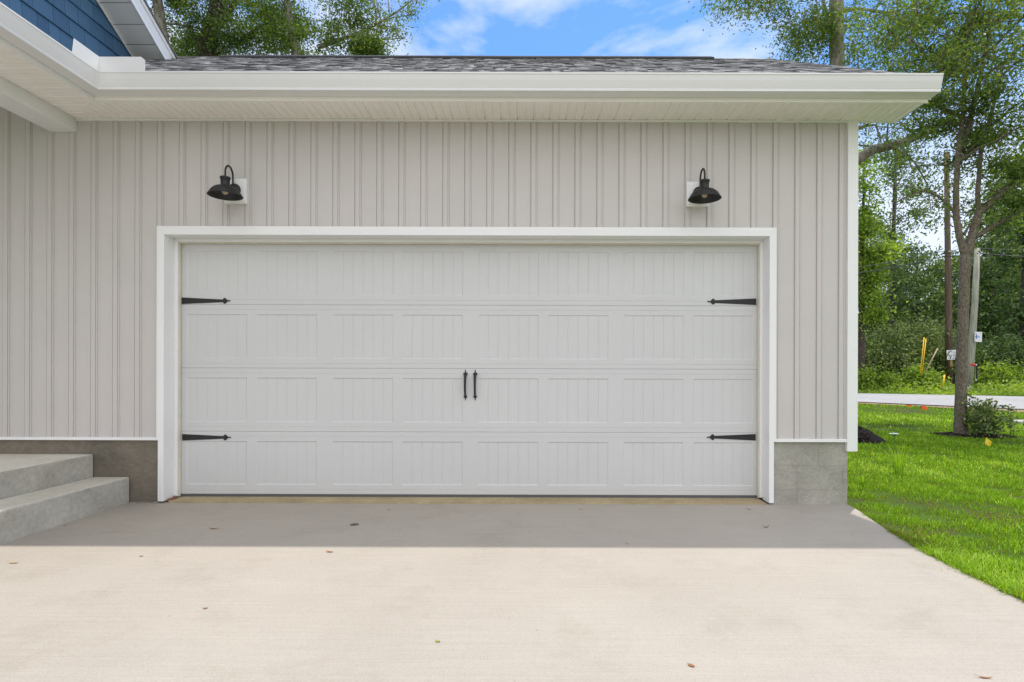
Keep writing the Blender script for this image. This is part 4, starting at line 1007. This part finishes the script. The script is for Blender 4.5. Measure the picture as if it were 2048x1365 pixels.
# lawn grass
def patch(x, y):
    return (np.sin(x*1.7+0.6*y)+np.sin(y*2.3-0.8*x+1.3)+np.sin(x*0.55+y*0.9+2)+np.sin(3.1*x+4.3*y)*0.7)/3.7 + 0.6*np.sin(9.1*x+5.3*y)*np.sin(7.7*y-3.9*x+1.0)*np.sin(2.3*x+1)
def grass(name, N_, xr, yr, h, w, fringe=False, wide=False, seed=1):
    r = np.random.default_rng(seed)
    x = r.uniform(*xr, N_); y = r.uniform(*yr, N_)
    ok = np.ones(N_, bool)
    ex_ = np.array([edge_x(v_) for v_ in y])
    if fringe: x = ex_ + np.abs(r.normal(size=N_))*0.05 - 0.003 - 0.012*np.abs(np.sin(y*9+np.sin(y*23)))
    if not fringe: ok &= (x > ex_ + 0.02*r.normal(size=N_)*(1 + np.sin(y*7))) | (y > 0.02)
    ok &= ~((y > 0.0) & (y < 5.2) & (x < 2.715))
    # keep to what the camera side can see, plus a margin
    zc_ = y - CAMY
    if not wide: ok &= (x < 1.25*zc_ + 1.5) & (x > 0.50*zc_ - 0.5)
    else: ok &= ~((x < 1.25*zc_ + 1.5) & (x > 0.50*zc_ - 0.5) & (zc_ > 0))
    # road / shoulder
    dn = (x-nm.x)*nrm.x + (y-nm.y)*nrm.y; ok &= dn < -0.25
    bt = np.array(base_bed); 
    for (bx_, by_, ra, rb) in base_bed: ok &= ((x-bx_)/ra)**2 + ((y-by_)/rb)**2 > 1
    p = patch(x, y); thin = np.clip(1.1 + p*1.2, 0.10, 1); ok &= r.uniform(0, 1, N_) < thin
    x, y, p = x[ok], y[ok], p[ok]; n = len(x)
    tall = 1 + 0.9*(r.uniform(0, 1, n) > 0.97)
    fr = np.clip(0.75+0.35*p, 0.5, 1.1)
    hgt = h*r.uniform(0.5, 1.3, n)*tall*fr
    g = np.array([G(a, b2) for a, b2 in zip(x, y)]) + GZ - 0.004
    az = r.uniform(0, 2*np.pi, n); ln = r.uniform(0.25, 1.0, n)*hgt
    az2 = az + np.pi/2 + r.normal(size=n)*0.3
    ww = w*r.uniform(0.6, 1.4, n)
    bx_, by_ = np.cos(az)*ww/2, np.sin(az)*ww/2; dx, dy = np.cos(az2), np.sin(az2)
    v = np.empty((n, 5, 3))
    v[:, 0] = np.stack([x-bx_, y-by_, g], 1); v[:, 1] = np.stack([x+bx_, y+by_, g], 1)
    mxx, myy, mz = x+dx*ln*0.3, y+dy*ln*0.3, g+hgt*0.6
    v[:, 2] = np.stack([mxx+bx_*0.8, myy+by_*0.8, mz], 1); v[:, 3] = np.stack([mxx-bx_*0.8, myy-by_*0.8, mz], 1)
    v[:, 4] = np.stack([x+dx*ln, y+dy*ln, g+hgt*r.uniform(0.75, 1.0, n)], 1)
    i = np.arange(n)*5
    f = np.stack([i, i+1, i+2, i+3, i+3, i+2, i+4], 1).ravel(); lt = np.tile([4, 3], n)
    tv = 0.53 + 0.22*p + r.normal(size=n)*0.17; nearedge = np.clip(1-(x-np.array([edge_x(q_) for q_ in y]))/0.35, 0, 1)*(y < 0); dry = r.uniform(0, 1, n) < np.clip(0.04 - 0.3*(p+0.3) + 0.3*nearedge*(np.sin(y*5)+0.6), 0.03, 0.7); tv[dry] = r.uniform(0, 0.15, dry.sum())
    return v.reshape(-1, 3), f, lt, np.repeat(np.clip(tv, 0, 1), 2)
ob = ground_hit(1944, 869); mo = ground_hit(1716, 878)
base_bed = [(ob.x, ob.y+0.02, 0.62, 0.42), (mo.x-0.12, mo.y+0.2, 0.5, 0.62)]
parts = [grass('a', 240000, (2.3, 9), (-3.2, 1.2), 0.055, 0.005, seed=11), grass('b', 185000, (2.7, 15), (1.2, 6.0), 0.055, 0.008, seed=12), grass('c', 135000, (4, 26), (6.0, 15.5), 0.07, 0.014, seed=13), grass('d', 16000, (2, 3), (-3.2, 0.0), 0.06, 0.0042, fringe=True, seed=14),
         grass('e', 170000, (2.3, 18), (-7, 15.5), 0.065, 0.010, wide=True, seed=15)]
off = 0; vs, fs, lts, tts = [], [], [], []
for v, f, lt, tv in parts:
    vs.append(v); fs.append(f+off); lts.append(lt); tts.append(tv); off += len(v)
o = np_mesh('grass', np.concatenate(vs), np.concatenate(fs), np.concatenate(lts), LEAF['grass'], None, tint=np.concatenate(tts))
tag(o, 'bright green lawn grass beside the driveway', 'grass', kind='stuff')

# tall grass clump and white flower
def blades(mb, n, h, spread, seed, w=0.006, lean=0.5):
    rd = random.Random(seed)
    for _ in range(n):
        a = rd.uniform(0, 6.28); H = h*rd.uniform(0.45, 1); l = H*lean*rd.uniform(0.2, 1); r0 = spread*rd.uniform(0, 1)
        c, s_ = math.cos(a), math.sin(a); K = 5; prev = None; tt = rd.uniform(0.35, 0.85)
        for k in range(K+1):
            t = k/K; ww = w*(1-t)**0.6*0.5+0.0004; q = (c*(r0+l*t*t), s_*(r0+l*t*t), H*(t-0.25*t*t*lean))
            L0 = Vector((q[0]-s_*ww, q[1]+c*ww, q[2])); L1 = Vector((q[0]+s_*ww, q[1]-c*ww, q[2]))
            if prev: mb.quad(prev[0], prev[1], L1, L0, tt)
            prev = (L0, L1)
g = ground_hit(1797, 947); mb = MB(); blades(mb, 60, 0.42, 0.05, 5, w=0.008)
o = mb.build('grass_clump', LEAF['grass'], tint=True); o.location = (g.x, g.y, g.z+GZ); tag(o, 'tall clump of long grass blades standing above the lawn by the corner', 'grass clump')
g = ground_hit(1726, 965); mb = MB(); blades(mb, 26, 0.22, 0.05, 6, w=0.006, lean=1.0)
o = mb.build('grass_clump', LEAF['grass'], tint=True); o.location = (g.x, g.y, g.z+GZ); tag(o, 'short arching grass tuft close to the foundation corner', 'grass clump')
g = ground_hit(1786, 935); fl = empty('white_flower', (g.x, g.y, g.z+GZ), 'tall weed with a flat white flower head behind the grass clump', 'flower')
hf = (935-863)*(g.y-CAMY)/F_PX
mb = MB(); mb.tube([(0, 0, 0), (0.01, 0, hf*0.5), (0.012, 0, hf)], [0.006, 0.005, 0.004], 6); 
for k in range(14):
    a = k*2.4; mb.tube([(0.012, 0, hf*0.94), (0.012+0.05*math.cos(a)*(k/14)**0.5, 0.05*math.sin(a)*(k/14)**0.5, hf+0.01)], 0.0015, 4)
mb.build('stem', mat('stem green', (0.08, 0.19, 0.02), 0.6), fl)
mb = MB(); rd = random.Random(3)
for k in range(240):
    a = rd.uniform(0, 6.28); r_ = 0.05*math.sqrt(rd.random()); c = (0.012+r_*math.cos(a), r_*math.sin(a), hf+0.012-r_*0.12+rd.uniform(-.004, .004)); s_ = 0.004
    mb.poly([(c[0]+s_*math.cos(b_), c[1]+s_*math.sin(b_), c[2]+rd.uniform(-.002, .002)) for b_ in (0, 1.26, 2.5, 3.8, 5.0)])
mb.build('flower_head', mat('white petals', (0.75, 0.78, 0.80), 0.6), fl)

# mulch
def mulch(name, label, c, ra, rb, h, n, seed):
    rd = np.random.default_rng(seed); mb = MB()
    K = 24; Rr = 6
    def hz_(r): return h*(1-r*r)
    n0 = len(mb.v)
    for i in range(Rr+1):
        for k in range(K):
            a = 2*math.pi*k/K; r_ = i/Rr*(1+0.1*math.sin(3*a+seed)+0.07*math.sin(5*a)); mb.v.append((ra*r_*math.cos(a), rb*r_*math.sin(a), hz_(min(1, i/Rr))+rd.normal()*0.008))
    for i in range(Rr):
        for k in range(K):
            k2 = (k+1) % K; mb.f.append((n0+i*K+k, n0+(i+1)*K+k, n0+(i+1)*K+k2, n0+i*K+k2)); mb.t.append(0.2)
    for _ in range(n):
        a = rd.uniform(0, 6.28); r_ = math.sqrt(rd.uniform(0, 1))*1.05; c0 = Vector((ra*r_*math.cos(a), rb*r_*math.sin(a), max(0.0, hz_(min(1, r_)))+0.005))
        u_ = Vector(rd.normal(size=3)); u_.z *= 0.5; u_.normalize(); w_2 = u_.orthogonal().normalized(); s1, s2 = rd.uniform(0.015, 0.04), rd.uniform(0.004, 0.012)
        mb.hexa([c0-u_*s1-w_2*s2, c0+u_*s1-w_2*s2, c0+u_*s1+w_2*s2, c0-u_*s1+w_2*s2, *[q_+u_.cross(w_2)*0.006 for q_ in (c0-u_*s1-w_2*s2, c0+u_*s1-w_2*s2, c0+u_*s1+w_2*s2, c0-u_*s1+w_2*s2)]], rd.uniform(0, 1)**1.5)
    o = mb.build(name, M['mulch'], tint=True); o.location = (c[0], c[1], G(c[0], c[1])+GZ); return tag(o, label, 'mulch', kind='stuff')
mulch('mulch_bed', 'thin black mulch ring around the base of the forked oak', (ob.x, ob.y+0.02), 0.66, 0.44, 0.035, 1100, 3)
mulch('mulch_pile', 'heaped dark mulch pile beside the white corner trim', (mo.x-0.12, mo.y+0.2), 0.52, 0.66, 0.26, 1500, 4)

# ------------------------------------------------------------------ utility poles, wires, signs, flags
def tube_obj(name, pts, r, m_, parent=None, seg=12):
    mb = MB(); mb.tube(pts, r, seg); return mb.build(name, m_, parent, smooth=True)
g1 = ground_hit(1899, 781); z1 = g1.y-CAMY
pole1 = empty('utility_pole', (g1.x, g1.y, g1.z+GZ), 'brown wooden utility pole left of the forked oak with a bird sign nailed on', 'utility pole', 'roadside utility poles')
top1 = Vector(W(1893, 305, z1)) - pole1.location
mb = MB(); mb.tube([(0, 0, -0.1), top1*0.3, top1*0.6, top1], [0.160, 0.142, 0.122, 0.105], 16); mb.build('pole', M['polebrown'], pole1, smooth=True)
mb = MB(); 
a_ = Vector(W(1893, 505, z1)) - pole1.location
mb.box(a_.x-0.05, a_.x+0.35, a_.y-0.2, a_.y-0.12, a_.z-0.04, a_.z+0.04); mb.build('bracket', M['steel'], pole1)
g2 = ground_hit(1936.5, 786); z2 = g2.y-CAMY
pole2 = empty('utility_pole', (g2.x, g2.y, g2.z+GZ), 'grey leaning utility pole right of the forked oak with a red ribbon tied round it', 'utility pole', 'roadside utility poles')
P2 = lambda px, py, dz=0: Vector(W(px, py, z2+dz)) - pole2.location
mb = MB(); mb.tube([(0, 0, -0.1), P2(1943, 700), P2(1950, 600), P2(1955, 497)], [0.142, 0.134, 0.118, 0.10], 16); mb.build('pole', M['polegrey'], pole2, smooth=True)
q = P2(1942.3, 730)
mb = MB(); mb.lathe([(0.140, -0.045), (0.157, -0.04), (0.158, 0.035), (0.140, 0.04)], q, 20); mb.build('ribbon', M['red'], pole2, smooth=True)
mb = MB(); mb.tube([P2(1951.5, 762), P2(1952, 728)], 0.03, 8); mb.build('conduit', M['signwhite'], pole2)
mb = MB(); q = P2(1950.5, 745); mb.box(q.x-0.01, q.x+0.025, -0.1, -0.05, q.z-0.28, q.z+0.28); mb.build('meter_box', M['dark'], pole2)
# wires
def wire(label, pts, r=0.02):
    pts = [Vector(p) for p in pts]; c = pts[0]; out = []
    for a, b2 in zip(pts, pts[1:]):
        for i in range(13):
            t = i/12; q = a.lerp(b2, t); q.z -= 0.012*(b2-a).length*4*t*(1-t); out.append(q-c)
    mb = MB(); mb.tube(out, r, 6); o = mb.build('power_cable', M['wire'], smooth=True); o.location = c
    tag(o, label, 'cable', 'overhead cables strung along the road')
wl_ = W(1500, 552, 34); 
wire('lower dark cable running left from the forked oak past the white trim', [W(1400, 578, 17), W(1890, 513, z1-0.2), W(1953, 507, z2), W(2160, 517, z2-2)], 0.02)
wire('upper thin cable running left from the brown pole', [W(1400, 566, 17), W(1890, 502, z1-0.2)], 0.013)
wire('cable from the top of the grey pole toward the right edge', [W(1954, 497, z2), W(2160, 502, z2-2)], 0.018)
wire('highest short cable crossing the trees at the right edge', [W(1700, 522, 36), W(2020, 484, 28), W(2160, 462, 24)], 0.012)
# guy wires with guards
def guard(label, top, bot, m_, r, group=None):
    top, bot = Vector(top), Vector(bot); mb = MB(); mb.tube([(0, 0, 0), top-bot], r, 10); o = mb.build('guy_guard', m_, smooth=True); o.location = bot
    tag(o, label, 'guy guard', 'guy wire guards by the road')
guard('left yellow plastic guy guard standing in the shrubs', W(1848.3, 675, 22.6), W(1840.5, 747, 22.6), M['yellow'], 0.017)
guard('right yellow plastic guy guard next to the other', W(1852.0, 678, 22.6), W(1844, 747, 22.6), M['yellow'], 0.017)
guard('pale bare wooden guy guard leaning beside the yellow ones', W(1875.5, 697, 22.3), W(1852, 742, 22.3), M['wood'], 0.024)
guard('short yellow marker post low beside the brown pole', W(1889, 750, 22.0), W(1886, 775, 22.0), M['yellow'], 0.03)
mb = MB(); a_, b_ = Vector(W(1875.5, 698, 22.3)), Vector(W(1953, 503, z2)); mb.tube([(0, 0, 0), b_-a_], 0.007, 5)
o = mb.build('guy_wire', M['wire']); o.location = a_; tag(o, 'thin guy wire running from the grey pole top down to the wooden guard', 'guy wire')

def sign(px0, py0, px1, py1, z, name, label, tilt=0.0):
    c = W((px0+px1)/2, (py0+py1)/2, z); w = (px1-px0)*z/F_PX; h = (py1-py0)*z/F_PX
    t = empty(name, tuple(c), label, 'sign'); t.rotation_euler.y = tilt
    mb = MB(); mb.box(-w/2, w/2, -0.004, 0.004, -h/2, h/2); mb.build('board', M['signwhite'], t)
    def ink(pts, m_, nm_='print'):
        mb = MB(); mb.prism([((u-0.5)*w, -0.0042, (0.5-v)*h) for u, v in pts], (0, -0.002, 0)); return mb
    return t, w, h
def ink_obj(t, w, h, polys, m_, name='print'):
    mb = MB()
    for pts in polys: mb.prism([((u-0.5)*w, -0.0065, (0.5-v)*h) for u, v in pts], (0, 0.002, 0))
    return mb.build(name, m_, t)
def rect(u0, v0, u1, v1): return [(u0, v0), (u1, v0), (u1, v1), (u0, v1)]
s1, w, h = sign(1893.4, 700.3, 1915.3, 719.8, z1-0.30, 'bird_sign', 'white sign with a black bird head emblem on the brown pole', R(-3))
ink_obj(s1, w, h, [[(0.04, 0.36), (0.26, 0.10), (0.42, 0.04), (0.45, 0.10), (0.30, 0.16), (0.26, 0.28), (0.12, 0.38)],
                   [(0.08, 0.40), (0.24, 0.40), (0.22, 0.47), (0.06, 0.45)],
                   [(0.18, 0.48), (0.24, 0.50), (0.30, 0.62), (0.38, 0.60), (0.46, 0.50), (0.46, 0.62), (0.40, 0.68), (0.28, 0.68), (0.20, 0.58)],
                   [(0.28, 0.70), (0.38, 0.70), (0.36, 0.94), (0.28, 0.94)], [(0.40, 0.12), (0.46, 0.18), (0.44, 0.24), (0.40, 0.18)],
                   rect(0.53, 0.80, 0.60, 0.92)], M['signink'], 'bird_emblem')
for q_ in [rect(0.56, 0.20, 0.92, 0.225), rect(0.56, 0.28, 0.92, 0.305), rect(0.54, 0.43, 0.90, 0.455), rect(0.54, 0.54, 0.92, 0.60), rect(0.62, 0.62, 0.90, 0.68), rect(0.66, 0.76, 0.86, 0.80), rect(0.10, 0.82, 0.26, 0.86)]: ink_obj(s1, w, h, [q_], M['signgrey'], 'text_line')
mb = MB(); lx = -w/2 + w*0.32; mb.box(lx-0.018, lx+0.018, 0.004, 0.018, -h/2-0.30, h/2-0.1); mb.build('lath', M['wood'], s1)
lx += 0.075; mb = MB(); mb.box(lx-0.014, lx+0.014, 0.019, 0.03, -h/2-0.34, h/2-0.1); mb.build('lath', M['yellow'], s1)
s2, w, h = sign(1949.3, 664.2, 1963.8, 684.2, z2-0.26, 'bird_sign', 'small white sign with a blue diving bird on the grey pole', R(1.5))
ink_obj(s2, w, h, [[(0.10, 0.06), (0.22, 0.20), (0.30, 0.36), (0.38, 0.42), (0.38, 0.60), (0.26, 0.62), (0.06, 0.50), (0.04, 0.42), (0.22, 0.44), (0.12, 0.24)],
                   [(0.06, 0.66), (0.34, 0.60), (0.30, 0.70), (0.10, 0.72)], [(0.38, 0.40), (0.60, 0.38), (0.68, 0.48), (0.64, 0.58), (0.40, 0.64), (0.40, 0.60), (0.58, 0.54), (0.58, 0.45), (0.38, 0.45)]], M['signblue'], 'bird_emblem')
for q_ in [[(0.04, 0.84), (0.14, 0.82), (0.12, 0.98), (0.02, 1.0)], rect(0.40, 0.74, 0.48, 0.80), rect(0.66, 0.74, 0.72, 0.77), rect(0.66, 0.12, 0.84, 0.14), rect(0.66, 0.18, 0.84, 0.20)]: ink_obj(s2, w, h, [q_], M['signgrey'], 'text_line')
s3, w, h = sign(1935.0, 768.5, 1944.6, 785.0, z2-0.35, 'number_sign', 'white sign with a dark blue header and numerals at the foot of the grey pole', R(1))
ink_obj(s3, w, h, [rect(0.0, 0.0, 1.0, 0.30)], M['signnavy'], 'header')
for q_ in [[rect(0.12, 0.40, 0.20, 0.60)], [rect(0.36, 0.40, 0.58, 0.44), rect(0.50, 0.44, 0.58, 0.50), rect(0.36, 0.50, 0.44, 0.60), rect(0.44, 0.56, 0.58, 0.60)], [rect(0.70, 0.40, 0.88, 0.44), rect(0.80, 0.44, 0.88, 0.60)],
           [rect(0.22, 0.66, 0.46, 0.70), rect(0.22, 0.70, 0.29, 0.92), rect(0.38, 0.70, 0.46, 0.92), rect(0.29, 0.78, 0.38, 0.82), rect(0.29, 0.88, 0.38, 0.92)], [rect(0.68, 0.66, 0.88, 0.70), rect(0.80, 0.70, 0.88, 0.92), rect(0.68, 0.78, 0.80, 0.82), rect(0.68, 0.88, 0.80, 0.92)]]: ink_obj(s3, w, h, q_, M['signink'], 'numeral')

def flag(px, py, name, label, m_, w, h, ytilt, stake_h, group=None):
    g = ground_hit(px, py); t = empty(name, (g.x, g.y, g.z+GZ), label, 'marker flag', group)
    mb = MB(); mb.tube([(0, 0, -0.02), (0.01, 0, stake_h)], 0.0012, 5); mb.build('wire_stake', M['steel'], t)
    mb = MB(); K = 6; pr_ = None
    for k in range(K+1):
        s_ = k/K; x = 0.01 + w*s_*math.cos(ytilt); dz = -w*s_*math.sin(ytilt); yv = 0.012*math.sin(s_*5)
        a, b2 = (x, yv, stake_h+dz), (x-h*math.sin(ytilt)*0.4, yv, stake_h+dz-h)
        if pr_: mb.quad(pr_[0], pr_[1], b2, a)
        pr_ = (a, b2)
    f_ = mb.build('flag', m_, t); md = f_.modifiers.new('t', 'SOLIDIFY'); md.thickness = 0.0006
    return t, f_
t, f_ = flag(1971, 890, 'marker_flag', 'yellow utility marker flag in the lawn below the bush', M['flagyellow'], 0.105, 0.09, 0.75, 0.155, 'utility marker flags')
mb = MB(); 
for k in range(3): mb.quad((0.03+k*0.012, -0.018, 0.075+0.01*k), (0.07+k*0.008, -0.018, 0.045+0.01*k), (0.07+k*0.008, -0.018, 0.049+0.01*k), (0.03+k*0.012, -0.018, 0.079+0.01*k))
mb.build('print', M['flagtext'], f_)
flag(1843, 825, 'marker_flag', 'larger orange utility flag near the road', M['orange'], 0.13, 0.10, 0.3, 0.22, 'utility marker flags')
flag(1813, 818, 'marker_flag', 'smaller orange utility flag drooping at the road edge', M['orange'], 0.13, 0.045, 0.1, 0.15, 'utility marker flags')
